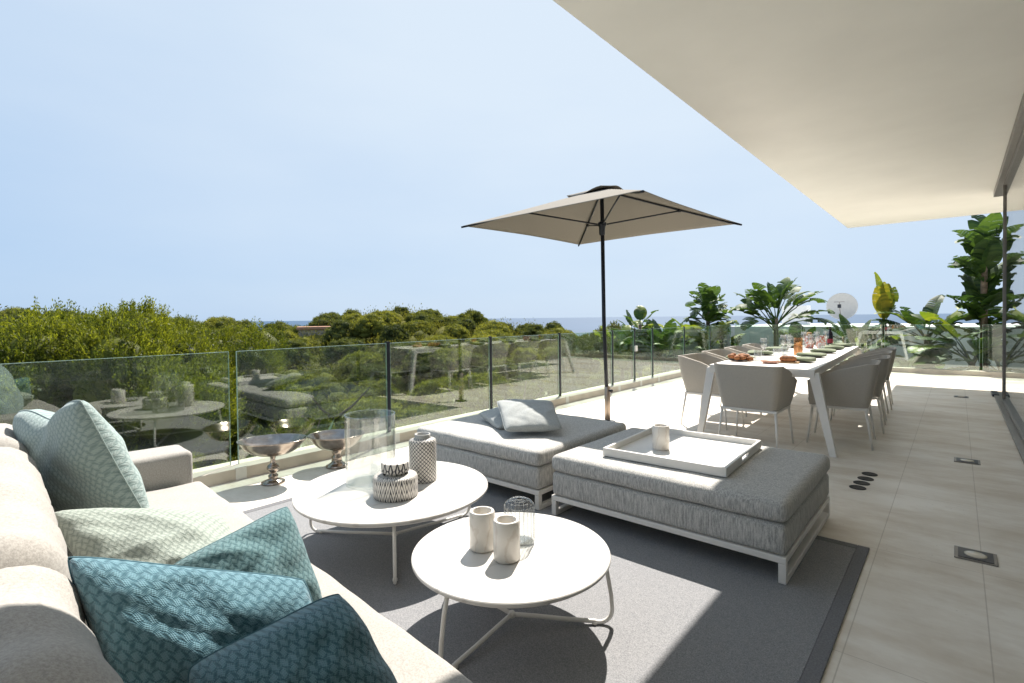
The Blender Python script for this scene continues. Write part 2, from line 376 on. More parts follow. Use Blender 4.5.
# ------------------------------------------------------------ ground, hills, sea
CREST = [(-400, 300), (-60, 300), (0, 302), (40, 307), (100, 313), (140, 319), (165, 314), (185, 316), (210, 319), (240, 316), (256, 322), (268, 318), (282, 325), (305, 322), (325, 311), (345, 312),
         (362, 305), (385, 303), (425, 304), (445, 308), (462, 310), (482, 314), (497, 318), (525, 322), (545, 322), (572, 329), (600, 336), (650, 346), (760, 372), (2000, 420)]
def crest_px(px):
    for (a, b), (c, d) in zip(CREST[:-1], CREST[1:]):
        if px <= c: return b + (d-b)*max(0, (px-a))/(c-a)
    return CREST[-1][1]
TREE_H = 5.1
def sstep(t): t = max(0, min(1, t)); return t*t*(3-2*t)
def azpx(x, y):
    d = x*fw.x + y*fw.y; r = x*rt.x + y*rt.y
    if d <= 0.05: return -3000 if r < 0 else 3000
    return 512 + 512*r/d
CRD = 105.0
def ground_z(x, y):
    d = math.hypot(x, y); px = azpx(x, y)
    depth = max(0.2, (x*fw.x + y*fw.y)/max(d, .01))
    if px > 2900 or px < -2900: px = 2000 if px > 0 else -300; depth = 0.7
    hz = 317.6 + (-0.0115)*(px-512)
    topz = CAMH + (hz - crest_px(px))/512*CRD*depth
    crest = topz - TREE_H
    base = -4.2 - 4.5*sstep((d-9)/28)
    if px > 600: base -= 3*sstep((px-600)/150)*sstep((d-30)/30)
    z = base + (crest-base)*sstep((d-34)/(CRD-34)) if d < CRD else crest
    if d > CRD: z = crest + (-48-crest)*sstep((d-CRD)/170)
    z += 0.5*math.sin(x*.21+1)*math.sin(y*.17)*sstep((d-15)/20)*(1-sstep((d-CRD*.8)/20))
    return z
def build_terrain():
    bm = bmesh.new(); rads = [0.0] + [4*1.075**i for i in range(72)]; NA = 180; rings = []
    for r in rads:
        if r == 0: rings.append([bm.verts.new((0, 0, -4.2))]); continue
        rings.append([bm.verts.new((r*math.cos(2*PI*k/NA), r*math.sin(2*PI*k/NA), ground_z(r*math.cos(2*PI*k/NA), r*math.sin(2*PI*k/NA)))) for k in range(NA)])
    for k in range(NA): bm.faces.new((rings[0][0], rings[1][k], rings[1][(k+1) % NA]))
    for i in range(1, len(rings)-1):
        for k in range(NA): bm.faces.new((rings[i][k], rings[i+1][k], rings[i+1][(k+1) % NA], rings[i][(k+1) % NA]))
    t = MB(); t.bm.free(); t.bm = bm; return tag(t.build('terrain', 'hillside_soil', smooth=True), kind='structure')
build_terrain()
t = MB(); t.lathe([(0, 0), (300, 0), (3000, 0), (30000, 0)], 96, (0, 0, -42)); tag(t.build('sea', 'sea_water'), kind='structure')

# ------------------------------------------------------------ terrace
XL = -4.25; YF = 13.5
t = MB(); t.box(XL, 9, -6, YF, -0.5, 0); tag(t.build('terrace_floor', 'limestone_tiles'), kind='structure')
t = MB(); t.box(-4.55, 9.0, YF+0.22, YF+0.35, -5.0, -0.02).box(-4.62, -4.50, -6, YF+0.22, -5.0, -0.02); t.box(-4.5, XL-.002, -6, YF+.22, -.5, -.02)
tag(t.build('terrace_retaining_wall', 'wall_render'), 'pale rendered wall holding up the terrace edge', 'wall')
t = MB(); t.box(-4.50, XL, -6, YF+.2, -.015, 0.095, 0.006).box(XL+.002, 9, YF, YF+.2, -.015, 0.095, 0.006)
tag(t.build('kerb', 'kerb_stone'), kind='structure')

def glass_panel(parent, p0, p1, z0, z1, label=None):
    p0 = Vector(p0); p1 = Vector(p1); d = (p1-p0).normalized(); nrm = Vector((-d.y, d.x)); th = 0.008
    def bx(a, b, za, zb, tt, name, mat, par):
        t = MB(); c = [a+nrm*tt, a-nrm*tt, b-nrm*tt, b+nrm*tt]
        t.poly([(q.x, q.y, za) for q in c], zb-za); return t.build(name, mat, par)
    g = bx(p0+d*.004, p1-d*.004, z0, z1-.004, th, 'glass_panel', 'balustrade_glass', parent)
    bx(p0, p1, z1-.0035, z1, th*.95, 'top_edge', 'glass_edge', g)
    bx(p0, p0+d*.0035, z0, z1-.004, th*.95, 'side_edge', 'glass_edge', g); bx(p1-d*.0035, p1, z0, z1-.004, th*.95, 'side_edge', 'glass_edge', g)
    return g
XG = -4.38
bal = empty('glass_balustrade', (0, 0, 0), 0, 'long frameless glass balustrade on a pale kerb along the wooded side of the terrace', 'balustrade')
gaps = [(-5.9, -5.9), (-4.45, -4.4), (-2.92, -2.87), (-1.42, -1.37), (0.10, 0.15), (1.592, 1.649), (3.084, 3.126), (4.60, 4.645), (6.065, 6.115), (7.58, 7.63), (8.36, 8.41), (9.08, 9.13), (10.59, 10.64), (12.08, 12.13), (13.58, 13.6)]
for (a, b), (c, d) in zip(gaps[:-1], gaps[1:]): glass_panel(bal, (XG, b), (XG, c), 0.09, 1.005)
for a, b in gaps[1:-1]:
    t = MB(); t.box(XL-.012, XL+.004, a-.012, b+.012, 0.002, 0.102, 0.003); t.build('clamp_cover', 'white_metal', bal)
for y in (3.105, 4.62, 6.09, 7.605, 8.385, 9.105, 10.615, 12.105):
    t = MB(); t.box(XG-.014, XG+.014, y-.016, y+.016, 0.097, 1.02); t.build('dark_gap_strip', 'anthracite', bal)  # added dark strips stand in for the unreflected dark view through open gaps
t = MB(); t.box(XG+.02, XG+.05, 8.35, 8.42, .62, .72, .004); t.build('latch', 'white_metal', bal)
bal2 = empty('glass_balustrade', (0, 0, 0), 0, 'glass balustrade across the far end of the terrace in front of the giant strelitzias', 'balustrade')
xs = [-4.30, -2.75, -1.2, .36, 1.9, 3.5, 5.0]
for a, b in zip(xs[:-1], xs[1:]): glass_panel(bal2, (a+.02, YF+.1), (b-.02, YF+.1), 0.09, 1.005)

# roof + house
house = empty('villa', (0, 0, 0), 0, 'modern villa with a broad overhanging flat roof above the shaded side of the terrace', 'house')
t = MB(); t.box(-1.78, 9, -6, 13.1, 3.09, 3.5, 0.004); t.build('roof', 'ceiling_plaster', house)
t = MB(); t.box(5.0, 5.2, -6, 10.9, .0, 3.088).box(.62, 4.998, 10.75, 10.9, 0.0, 3.088).box(.6, 4.998, -6, -5.8, 0, 3.088); t.build('wall', 'interior_wall', house)
door = empty('sliding_glass_door', (0.47, 0, 0), 0, 'tall bronze framed sliding glass wall beside the shaded terrace floor', 'glass door')
t = MB(); t.box(-.055, .12, -5.7, 10.75, 0.004, 0.03, .003); t.build('track', 'bronze_frame', door)
t = MB(); t.box(-.055, .10, -5.7, 10.75, 3.0, 3.086, .003); t.build('header', 'bronze_frame', door)
ys = [-5.6, -2.9, 0.2, 3.1, 5.95, 9.35]
t = MB()
ys = [-5.6, -1.8, 2.0, 5.83, 9.7]
for a, b in zip(ys[:-1], ys[1:]):
    p = MB(); p.box(.018, .032, a+.026, b-.026, .06, 2.97); g = p.build('pane', 'window_glass', door)
    f = MB(); f.box(.0, .05, a+.001, a+.024, .034, 2.998).box(.0, .05, b-.024, b-.001, .034, 2.998).box(.0, .05, a+.025, b-.025, .034, .06).box(.0, .05, a+.025, b-.025, 2.97, 2.998)
    f.build('frame', 'bronze_frame', door)
p = MB(); p.box(.085, .099, 9.74, 10.66, .05, 2.98); p.build('pane', 'window_glass', door)
p = MB(); p.box(.08, .104, 10.66, 10.70, .034, 2.99); p.build('frame', 'grey_metal', door)
t = MB(); t.box(-.075, .0, 10.3, 10.78, .004, .04, .004); t.build('door_stop', 'anthracite', door)

# floor lights & disc vents
for i, (x, y, lab) in enumerate(((0.075, 3.51, 'steel framed floor light with a warm lens, nearest to the rug'), (0.067, 5.72, 'steel framed floor light level with the near end of the dining table'), (0.05, 10.04, 'small steel floor light far along the shaded floor near the glass door end'))):
    e = empty('floor_light', (x, y, 0), 0, lab, 'floor light', 'recessed lights in the shaded terrace floor')
    t = MB(); t.box(-.083, .083, -.083, .083, .0005, .006, .002); t.build('frame', 'bronze_frame', e)
    t = MB(); t.box(-.068, .068, -.068, .068, .0065, .0085); t.build('trim_plate', 'anthracite', e)
    t = MB(); t.lathe([(0.045, .0088), (.045, .010), (.036, .0125), (0, .013)], 24); t.build('lens', 'floor_lens', e, smooth=True)
for i, (x, y) in enumerate(((-.509, 4.80), (-.518, 4.65), (-.527, 4.51), (-.535, 4.375))):
    t = MB(); t.lathe([(0, .0005), (.052, .0005), (.052, .004), (.046, .006), (.044, .003), (0, .003)], 28)
    o = t.build('floor_vent', 'dark_hole', loc=(x, y, 0), smooth=False)
    tag(o, ('black round floor vent farthest from the rug in the row beside the ottoman', 'second black round floor vent from the dining table', 'third black round floor vent from the dining table', 'black round floor vent nearest the rug in the row beside the ottoman')[i], 'floor vent', 'row of black round floor vents')

# rug
rug = empty('rug', (0, 0, 0), 0, 'large flat woven grey rug with dark bound edges under the lounge furniture', 'rug')
rx0, rx1, ry0, ry1 = -3.50, -0.345, 0.15, 3.26
t = MB(); t.box(rx0+.055, rx1-.055, ry0+.055, ry1-.055, .001, .011); t.build('rug_pile', 'rug_weave', rug)
t = MB(); t.box(rx0, rx0+.054, ry0, ry1, .001, .0125, .003).box(rx1-.054, rx1, ry0, ry1, .001, .0125, .003).box(rx0+.055, rx1-.055, ry0, ry0+.054, .001, .0125, .003)
t.box(rx0+.055, rx1-.055, ry1-.054, ry1, .001, .0125, .003); t.build('binding', 'rug_binding', rug)
RZ = 0.012

# ------------------------------------------------------------ soft shapes
def soft_box(x0, x1, y0, y1, z0, z1, r=0.04, puff=0.02, wob=0.004, seed=0, n=(26, 18, 8)):
    """rounded, slightly crowned cushion"""
    bm = bmesh.new(); rnd = random.Random(seed); ph = [rnd.uniform(0, 6) for _ in range(8)]
    hx, hy, hz = (x1-x0)/2, (y1-y0)/2, (z1-z0)/2; cx, cy, cz = (x0+x1)/2, (y0+y1)/2, (z0+z1)/2
    def lin(k, h, rr):
        # dense near edges
        inner = [-(h-rr) + 2*(h-rr)*i/(k-1) for i in range(k)]
        edge = [h - rr + rr*math.sin(a*PI/8) for a in (1, 2, 3, 4)]
        return [-e for e in edge[::-1]] + inner + edge
    r = min(r, hx*.95, hy*.95, hz*.95)
    gx, gy, gz = lin(n[0], hx, r), lin(n[1], hy, r), lin(n[2], hz, r)
    cache = {}
    def pt(i, j, k):
        key = (i, j, k)
        if key in cache: return cache[key]
        p = Vector((gx[i], gy[j], gz[k])); c = Vector((max(-hx+r, min(hx-r, p.x)), max(-hy+r, min(hy-r, p.y)), max(-hz+r, min(hz-r, p.z))))
        d = p-c
        if d.length > 1e-9: p = c + d.normalized()*r
        u, v, wz = p.x/hx, p.y/hy, p.z/hz
        s = puff*max(0, 1-u**4)*max(0, 1-v**4)
        p.z += s*wz
        bul = puff*.45*(1-wz**2)
        p.x += bul*u*(1 if abs(u) > .8 else 0)*(1-v**4); p.y += bul*v*(1 if abs(v) > .8 else 0)*(1-u**4)
        q = wob*(math.sin(p.x*13+ph[0]+2*math.sin(p.y*5+ph[2]))*math.sin(p.y*11+ph[1]) + .6*math.sin(p.x*29+ph[3])*math.sin(p.y*23+p.z*20+ph[4]))
        p += Vector((0, q*.6*v, q*wz))
        cache[key] = bm.verts.new((p.x+cx, p.y+cy, p.z+cz)); return cache[key]
    nx, ny, nz = len(gx)-1, len(gy)-1, len(gz)-1
    F = bm.faces.new
    for i in range(nx):
        for j in range(ny):
            F((pt(i, j, nz), pt(i+1, j, nz), pt(i+1, j+1, nz), pt(i, j+1, nz))); F((pt(i, j, 0), pt(i, j+1, 0), pt(i+1, j+1, 0), pt(i+1, j, 0)))
        for k in range(nz):
            F((pt(i, 0, k), pt(i+1, 0, k), pt(i+1, 0, k+1), pt(i, 0, k+1))); F((pt(i, ny, k), pt(i, ny, k+1), pt(i+1, ny, k+1), pt(i+1, ny, k)))
    for j in range(ny):
        for k in range(nz):
            F((pt(0, j, k), pt(0, j, k+1), pt(0, j+1, k+1), pt(0, j+1, k))); F((pt(nx, j, k), pt(nx, j+1, k), pt(nx, j+1, k+1), pt(nx, j, k+1)))
    t = MB(); t.bm.free(); t.bm = bm; return t

# sofa
SZ = 0.385
sofa = empty('sofa', (-1.7, .3, 0), 0, 'long low sofa in pale oatmeal fabric filling the near corner of the terrace', 'sofa')
def sp(mb, name, mat='sofa_fabric', smooth=True, par=None):
    o = mb.build(name, mat, par or sofa, smooth=smooth); o.location = (1.7, -.3, 0) if not par else (0, 0, 0); return o
sp(soft_box(-3.16, -.15, .16, .905, .20, SZ, .035, .010, .004, 1, (90, 26, 4)), 'seat_cushion')
sp(soft_box(-3.40, -.12, -.34, .86, .075, .20, .02, 0, 0, 3, (6, 6, 3)), 'base')
sp(soft_box(-3.43, -3.17, -.32, .87, .08, .545, .03, .004, .0015, 4, (10, 20, 8)), 'armrest')
sp(soft_box(-3.15, -.13, -.40, -.22,   .15, .68, .04, .004, .0015, 5, (30, 6, 6)), 'backrest_frame')
def back_cushion(x0, x1, seed):
    mb = soft_box(x0, x1, -.20, .210, SZ-.03, .812, .10, .022, .011, seed, (44, 20, 12)); return sp(mb, 'back_cushion')
back_cushion(-3.165, -2.63, 6); back_cushion(-2.62, -1.325, 7); back_cushion(-1.315, -.16, 8)
for x in (-3.3, -1.7, -.25):
    for y in (-.2, .78): t = MB(); t.box(x-.03, x+.03, y-.03, y+.03, .013, .08); o = t.build('foot', 'white_metal', sofa); o.location = (1.7, -.3, 0)

sofa.rotation_euler.z = R_(-3.2)
# ------------------------------------------------------------ pillows
def pillow(name, corners, thick, mat, label, group, pinch=.07, chop=0.0, seed=0, back=1.0, size=.5, rnd_c=.06):
    A, B, C, D = [Vector(c) for c in corners]      # TL TR BR BL
    Nn = ((B-D).cross(A-C)).normalized()
    cen = (A+B+C+D)/4; A, B, C, D = [cen+(q-cen)*1.05 for q in (A, B, C, D)]
    n = 44; rnd = random.Random(seed); ph = [rnd.uniform(0, 6.3) for _ in range(12)]
    bm = bmesh.new(); lay = bm.loops.layers.uv.verify()
    def P(i, j, side):
        u, v = 2*i/n-1, 2*j/n-1
        rc_ = 1-rnd_c*(u*v)**4
        uu = u*rc_*(1-pinch*(1-v*v)*u*u); vv = v*rc_*(1-pinch*(1-u*u)*v*v)
        if chop and vv > 0: vv -= chop*math.exp(-(u*2.6)**2)*vv**2
        a, b = (uu+1)/2, (vv+1)/2
        p = (D*(1-a)+C*a)*(1-b) + (A*(1-a)+B*a)*b
        prof = max(0, (1-u*u)*(1-v*v))**.42
        # edge wrinkles, corner creases
        r = math.hypot(u, v); ang = math.atan2(v, u)
        wr = .06*prof*math.sin(u*5+ph[0]+1.5*math.sin(v*3+ph[1]))*math.sin(v*4+ph[2]) + .055*(1-prof)*(prof**.5)*math.sin(ang*9+ph[3]+u*3) 
        wr += .05*(prof**.7)*(1-abs(math.sin((u*math.cos(ph[4])+v*math.sin(ph[4]))*4.5+1.6*math.sin(v*3+ph[5])+ph[6])))**1.5 + .03*prof*math.sin(u*11+ph[7]+2*math.sin(v*6+ph[8]))*math.sin(v*9+ph[9])
        ch = 0
        if chop: ch = chop*1.3*math.exp(-(u*4.0)**2)*sstep((v+.3)/1.2)*prof
        h = thick*(prof + wr*1.5 - ch*1.2)
        if side < 0: h *= back
        return p + Nn*h*side
    for side in (1, -1):
        g = [[None]*(n+1) for _ in range(n+1)]
        for i in range(n+1):
            for j in range(n+1): g[i][j] = bm.verts.new(P(i, j, side))
        for i in range(n):
            for j in range(n):
                f = bm.faces.new((g[i][j], g[i+1][j], g[i+1][j+1], g[i][j+1])) if side > 0 else bm.faces.new((g[i][j], g[i][j+1], g[i+1][j+1], g[i+1][j]))
                f.smooth = True
                for lp in f.loops:
                    vtx = lp.vert
                q = ((i, j), (i+1, j), (i+1, j+1), (i, j+1)) if side > 0 else ((i, j), (i, j+1), (i+1, j+1), (i+1, j))
                for lp, (a, b) in zip(f.loops, q): lp[lay].uv = (a/n*size*(1) + side*.1, b/n*size)
    bmesh.ops.remove_doubles(bm, verts=bm.verts, dist=1e-5)
    for v in bm.verts: v.co -= cen
    t = MB(); t.bm.free(); t.bm = bm
    o = t.build(name, mat, smooth=True, loc=cen)
    # piping seam
    rim = [P(i, 0, 1) for i in range(n)] + [P(n, j, 1) for j in range(n)] + [P(n-i, n, 1) for i in range(n)] + [P(0, n-j, 1) for j in range(n)]
    tt = MB(); tt.tube([p-cen for p in rim] + [rim[0]-cen], .0022, 5, False); s = tt.build('seam', mat, o, smooth=True)
    return tag(o, label, 'pillow', group)
GP = 'scatter pillows on the sofa'
pillow('pillow', [(-2.93, .25, .885), (-2.41, .37, .97), (-2.33, .57, .44), (-2.84, .40, .40)], .11, 'pillow_pale', 'pale aqua patterned pillow with a dented top standing near the sofa arm', GP, .06, .22, 1)
PIL = {'P2': None}
def unp(x, y, z):
    d = fw + r2*((x-512)/512) - u2*((y-326.5)/512); k = (z-CAMH)/d.z
    return (d.x*k, d.y*k, z)
pillow('pillow', [unp(48, 514, .63), unp(222, 516, .54), unp(270, 604, .42), unp(105, 606, .43)], .09, 'pillow_sage', 'sage green patterned pillow slumped behind the teal ones', GP, .05, .0, 2)
pillow('pillow', [unp(172, 566, .62), unp(287, 506, .69), unp(325, 610, .42), unp(200, 668, .41)], .09, 'pillow_teal_grey', 'grey teal patterned pillow in the middle leaning on the sage one', GP, .03, .0, 3)
pillow('pillow', [unp(66, 556, .80), unp(305, 580, .68), unp(345, 730, .42), unp(140, 765, .48)], .105, 'pillow_teal', 'deep teal patterned pillow against the shaded back cushion', GP, .04, .0, 4)
pillow('pillow', [unp(188, 668, .66), unp(338, 592, .72), unp(420, 735, .42), unp(215, 860, .46)], .15, 'pillow_teal', 'deep teal patterned pillow nearest the viewer, in front of the other teal ones', GP, .03, .0, 5, rnd_c=.07)

# ------------------------------------------------------------ ottomans
def ottoman(x0, x1, y0, y1, label):
    cx, cy = (x0+x1)/2, (y0+y1)/2; e = empty('ottoman', (cx, cy, RZ), 0, label, 'ottoman', 'pair of square grey ottomans')
    hx, hy = (x1-x0)/2, (y1-y0)/2
    soft_box(-hx-.006, hx+.006, -hy-.006, hy+.006, .275, .378, .038, .008, .0015, int(x0*10), (40, 34, 3)).build('top_cushion', 'ottoman_fabric', e, smooth=True)
    soft_box(-hx, hx, -hy, hy, .125, .272, .028, .0, .0008, 2, (20, 20, 4)).build('base_cushion', 'ottoman_fabric', e, smooth=True)
    t = MB(); s = .034
    t.box(-hx, hx, -hy, -hy+s, .094, .124, .003).box(-hx, hx, hy-s, hy, .094, .124, .003)
    t.box(-hx, -hx+s, -hy+s+.001, hy-s-.001, .094, .124, .003).box(hx-s, hx, -hy+s+.001, hy-s-.001, .094, .124, .003); t.build('frame', 'white_metal', e)
    for sx in (-1, 1):
        t = MB(); xa, xb = (-hx, -hx+s) if sx < 0 else (hx-s, hx)
        t.box(xa, xb, -hy, -hy+s, .001, .0935, .003).box(xa, xb, hy-s, hy, .001, .0935, .003).box(xa, xb, -hy+s+.001, hy-s-.001, .001, .03, .003)
        t.build('sled_leg', 'white_metal', e)
    return e
OB = ottoman(-3.25, -2.015, 2.56, 3.72, 'grey woven ottoman with two small pillows on it, beside the balustrade')
OA = ottoman(-1.915, -.585, 2.56, 3.62, 'grey woven ottoman carrying the white tray, next to the shaded tiles')
OT = RZ + .386
pillow('small_pillow', [(-3.02, 3.03, OT+.05), (-2.78, 3.36, OT+.12), (-2.42, 3.15, OT+.03), (-2.62, 2.84, OT+.015)], .055, 'grey_pillow_fabric', 'small grey pillow lying flat underneath the other on the ottoman', 'small grey pillows on the ottoman', .06, 0, 8)
pillow('small_pillow', [(-2.78, 3.00, OT+.185), (-2.45, 3.30, OT+.17), (-2.13, 2.98, OT+.055), (-2.42, 2.70, OT+.05)], .06, 'grey_pillow_fabric', 'small grey pillow tilted on top of the other on the ottoman', 'small grey pillows on the ottoman', .06, 0, 9)

# tray + cup
tr = empty('tray', (-1.285, 3.10, OT+.002), R_(2.5), 'large square white lacquered tray with a low rim on the ottoman', 'tray')
hx, hy, s = .362, .378, .018
t = MB(); t.box(-hx+.002, hx-.002, -hy+.002, hy-.002, .002, .014); t.build('base', 'tray_lacquer', tr)
t = MB(); t.box(-hx, hx, -hy, -hy+s, .0, .05, .003).box(-hx, hx, hy-s, hy, .0, .05, .003).box(-hx, -hx+s, -hy+s+.0005, hy-s-.0005, .0, .05, .003)
t.box(hx-s, hx, -hy+s+.0005, -.07, .0, .05, .003).box(hx-s, hx, .07, hy-s-.0005, .0, .05, .003).box(hx-s, hx, -.0695, .0695, .0, .016, .002).box(hx-s, hx, -.0695, .0695, .04, .05, .002); t.build('rim', 'tray_lacquer', tr)

def cup(x, y, z, r, h, label, group, mat='cup_marble', rot=0):
    t = MB(); b = .006; t.lathe([(0, 0), (r-b, 0), (r, b), (r, h-b), (r-b*.6, h), (r*.76, h), (r*.70, h-b), (r*.68, h*.25), (0, h*.22)], 44)
    o = t.build('candle_cup', mat, loc=(x, y, z), angle=50); o.rotation_euler.z = rot; return tag(o, label, 'cup', group)
GC = 'marble candle cups'
cup(-1.40, 3.02, OT+.016, .052, .15, 'white marble cup standing in the tray', GC)

# ------------------------------------------------------------ coffee tables
def coffee(cx, cy, Rr, top, angs, label, rot=0):
    e = empty('coffee_table', (cx, cy, RZ), 0, label, 'coffee table', 'pair of round white coffee tables')
    z = top - RZ
    t = MB(); t.lathe([(0, z-.016), (Rr-.004, z-.016), (Rr, z-.012), (Rr, z-.003), (Rr-.003, z), (0, z)], 96); t.build('tabletop', 'table_marble', e, angle=40)
    t = MB(); t.lathe([(Rr-.05, z-.026), (Rr-.018, z-.026), (Rr-.018, z-.0165), (Rr-.05, z-.0165)], 80); t.build('ring', 'white_metal', e)
    for a in angs:
        a = R_(a); ca, sa = math.cos(a), math.sin(a)
        prof = [(Rr-.03, z-.02), (Rr-.012, z*.72), (Rr+.004, z*.40)]
        for k in range(9):
            q = k/8*PI*.62; prof.append((Rr-.05+.058*math.cos(q-.1), .066-.058*math.sin(q)))
        prof += [(Rr*.55, .018), (Rr*.25, .028), (0.0, .034)]
        t = MB(); t.tube([(r*ca, r*sa, zz) for r, zz in prof], .0085, 10); t.build('leg', 'white_metal', e, smooth=True)
        t = MB(); t.tube([((Rr-.062)*ca, (Rr-.062)*sa, .0015), ((Rr-.062)*ca, (Rr-.062)*sa, .012)], .012, 10); t.build('foot', 'white_metal', e, smooth=True)
    t = MB(); t.lathe([(0, .022), (.014, .024), (.016, .034), (.012, .044), (0, .046)], 16); t.build('hub', 'white_metal', e, smooth=True)
    return e
T1 = (-2.375, 1.71); T2 = (-1.362, 1.545)
coffee(*T1, .525, .315, (-36, -152, 84), 'larger round white coffee table with the jars and glass cylinder on it')
coffee(*T2, .397, .312, (-86, 38, 172), 'smaller round white coffee table with two marble cups on it')
Z1, Z2 = .3155, .3125
cup(-1.455, 1.475, Z2, .052, .155, 'pale marble cup on the small coffee table, nearer the sofa arm side', GC, rot=1.2)
cup(-1.318, 1.470, Z2, .052, .155, 'veined marble cup on the small coffee table, in front of the ribbed glass', GC, rot=3.0)
# ribbed glass votive
def ribbed(x, y, z, r, h):
    t = MB(); prof = []
    for i in range(15): zz = h*.78*i/14; prof.append((r, zz))
    for i in range(1, 12):
        a = i/11*PI/2; prof.append((r*math.cos(a*.93) + (.0015 if i % 2 else 0), h*.78 + h*.16*math.sin(a)))
    t.lathe([(0, 0.001)] + prof[:], 44)
    o = t.build('glass_votive', 'smoke_glass', loc=(x, y, z), smooth=True)
    q = MB()
    for k in range(22):
        a = 2*PI*k/22; q.tube([((r+.0006)*math.cos(a), (r+.0006)*math.sin(a), .01), ((r+.0006)*math.cos(a), (r+.0006)*math.sin(a), h*.78)], .0016, 5)
    q.build('ribs', 'smoke_glass', o, smooth=True)
    q = MB()
    for rr, zz in ((r*.98, h*.80), (r*.80, h*.885), (r*.56, h*.925), (r*.32, h*.945)):
        q.lathe([(rr-.0015, zz), (rr, zz+.0015), (rr+.0015, zz), (rr, zz-.0015), (rr-.0015, zz)], 36)
    q.build('rings', 'smoke_glass', o, smooth=True)
    q = MB(); q.lathe([(r*.2, .004), (r*.9, .004), (r*.9, .009), (0, .009)], 30); q.build('base', 'clear_glass', o)
    return tag(o, 'ribbed clear glass votive behind the two marble cups', 'votive')
ribbed(-1.375, 1.615, Z2, .063, .195)
# big glass cylinder
t = MB(); r, h = .140, .39; t.lathe([(0, 0), (r, 0), (r, h-.004), (r+.003, h), (r+.001, h+.004), (r-.005, h+.004), (r-.007, h-.002), (r-.006, .012), (0, .012)], 72)
tag(t.build('glass_cylinder', 'clear_glass', loc=(-2.535, 1.668, Z1), angle=40), 'large clear open glass cylinder on the bigger coffee table', 'glass vase')
# canister
def canister(x, y, z):
    t = MB(); r, h = .078, .268
    t.lathe([(0, 0), (r*.96, 0), (r, .006), (r, h*.84), (r*.95, h*.88), (r*.62, h*.915)], 56, uv=True)
    o = t.build('ceramic_vase', 'jar_lattice', loc=(x, y, z), smooth=True)
    t = MB(); t.lathe([(r*.60, h*.915), (r*.56, h*.95), (r*.58, h), (r*.50, h), (r*.48, h*.9), (0, h*.6)], 48); t.build('neck', 'dish_grey', o, smooth=True)
    return tag(o, 'tall black and white lattice patterned ceramic vase', 'vase')
canister(-2.335, 1.885, Z1)
def jar(x, y, z):
    t = MB(); r, h = .116, .118
    t.lathe([(0, 0), (r*.95, 0), (r, .006), (r, h*.84), (r*.95, h*.93), (r*.80, h*.985), (r*.55, h)], 60, uv=True); o = t.build('ceramic_jar', 'jar_chevron', loc=(x, y, z), smooth=True)
    t = MB(); rl = .072; t.lathe([(.052, h-.01), (.052, h+.012), (rl, h+.014), (rl, h+.056), (rl*.96, h+.062), (0, h+.066)], 48, uv=True); t.build('lid', 'jar_band', o, angle=40)
    return tag(o, 'low wide patterned ceramic jar with a round lid', 'jar')
jar(-2.243, 1.625, Z1)

# pedestal bowls
def bowl(x, y, sx, sy, rot, zr, label, stem):
    e = empty('pedestal_bowl', (x, y, 0), rot, label, 'pedestal bowl', 'pewter pedestal bowls on the floor')
    t = MB(); prof = []
    dep = .115 if stem == 'tall' else .125
    for i in range(11):
        a = i/10; prof.append((a**.75*.985, zr-dep*(1-a**2.3)))
    prof.append((1.0, zr+.003)); prof.append((1.012, zr)); 
    inner = [((i/10)**.75*.985, zr-dep*(1-(i/10)**2.3)-.008) for i in range(10, -1, -1)]
    P = [(p[0]*.18, p[1]) for p in prof + inner]
    t.lathe(P, 56, sx=sx, sy=sy); t.build('bowl', 'pewter', e, smooth=True)
    zb = zr-dep-.006; t = MB()
    if stem == 'tall':
        P = [(0, 0), (.085, 0), (.085, .012), (.06, .022), (.03, .034), (.034, .045), (.036, .06), (.022, .072), (.024, .082), (.042, .10), (.046, .118), (.036, .14), (.018, .155), (.022, .165), (.016, .18), (.022, zb-.01), (.04, zb+.012)]
    else:
        P = [(0, 0), (.09, 0), (.09, .012), (.07, .022), (.045, .04), (.04, .07), (.045, .085), (.03, .10), (.05, zb+.01), (.06, zb+.02)]
    t.lathe(P, 40); t.build('stem', 'pewter', e, smooth=True)
    return e
bowl(-3.97, 1.745, 1.38, 1.05, R_(52), .335, 'oval pewter bowl on a baluster stem, nearer the sofa arm', 'tall')
bowl(-3.985, 2.29, 1.28, 1.1, R_(45), .275, 'lower pewter bowl on a squat foot, partly behind the glass cylinder', 'low')

# ------------------------------------------------------------ parasol
UC = Vector((-3.14, 5.24, 0))
um = empty('parasol', UC, R_(-2.5), 'square taupe parasol on a dark pole between the ottomans and the balustrade', 'parasol')
hx, hy, ze, zt = 1.165, 1.14, 2.325, 2.75
def can_pt(a, b):
    m_ = max(abs(a), abs(b)); z = zt + (ze-zt)*(m_**.98)
    # straight panels hang a little between corner ribs
    cr = min(abs(a), abs(b))/m_ if m_ > 1e-6 else 1
    z += .0*m_ + .012*(1-cr)*m_*(1-0.4*m_)
    pin = 1-.035*(1-cr**2)*m_
    return Vector((a*hx*(pin if abs(a) >= abs(b) else 1), b*hy*(pin if abs(b) > abs(a) else 1), z))
bm = bmesh.new(); N = 32; g = [[bm.verts.new(can_pt(2*i/N-1, 2*j/N-1)) for j in range(N+1)] for i in range(N+1)]
for i in range(N):
    for j in range(N): bm.faces.new((g[i][j], g[i+1][j], g[i+1][j+1], g[i][j+1]))
t = MB(); t.bm.free(); t.bm = bm; cn = t.build('canopy', 'canopy_cloth', um, angle=8)
sm = cn.modifiers.new('thickness', 'SOLIDIFY'); sm.thickness = .003
bm = bmesh.new(); N = 10; g = [[None]*(N+1) for _ in range(N+1)]
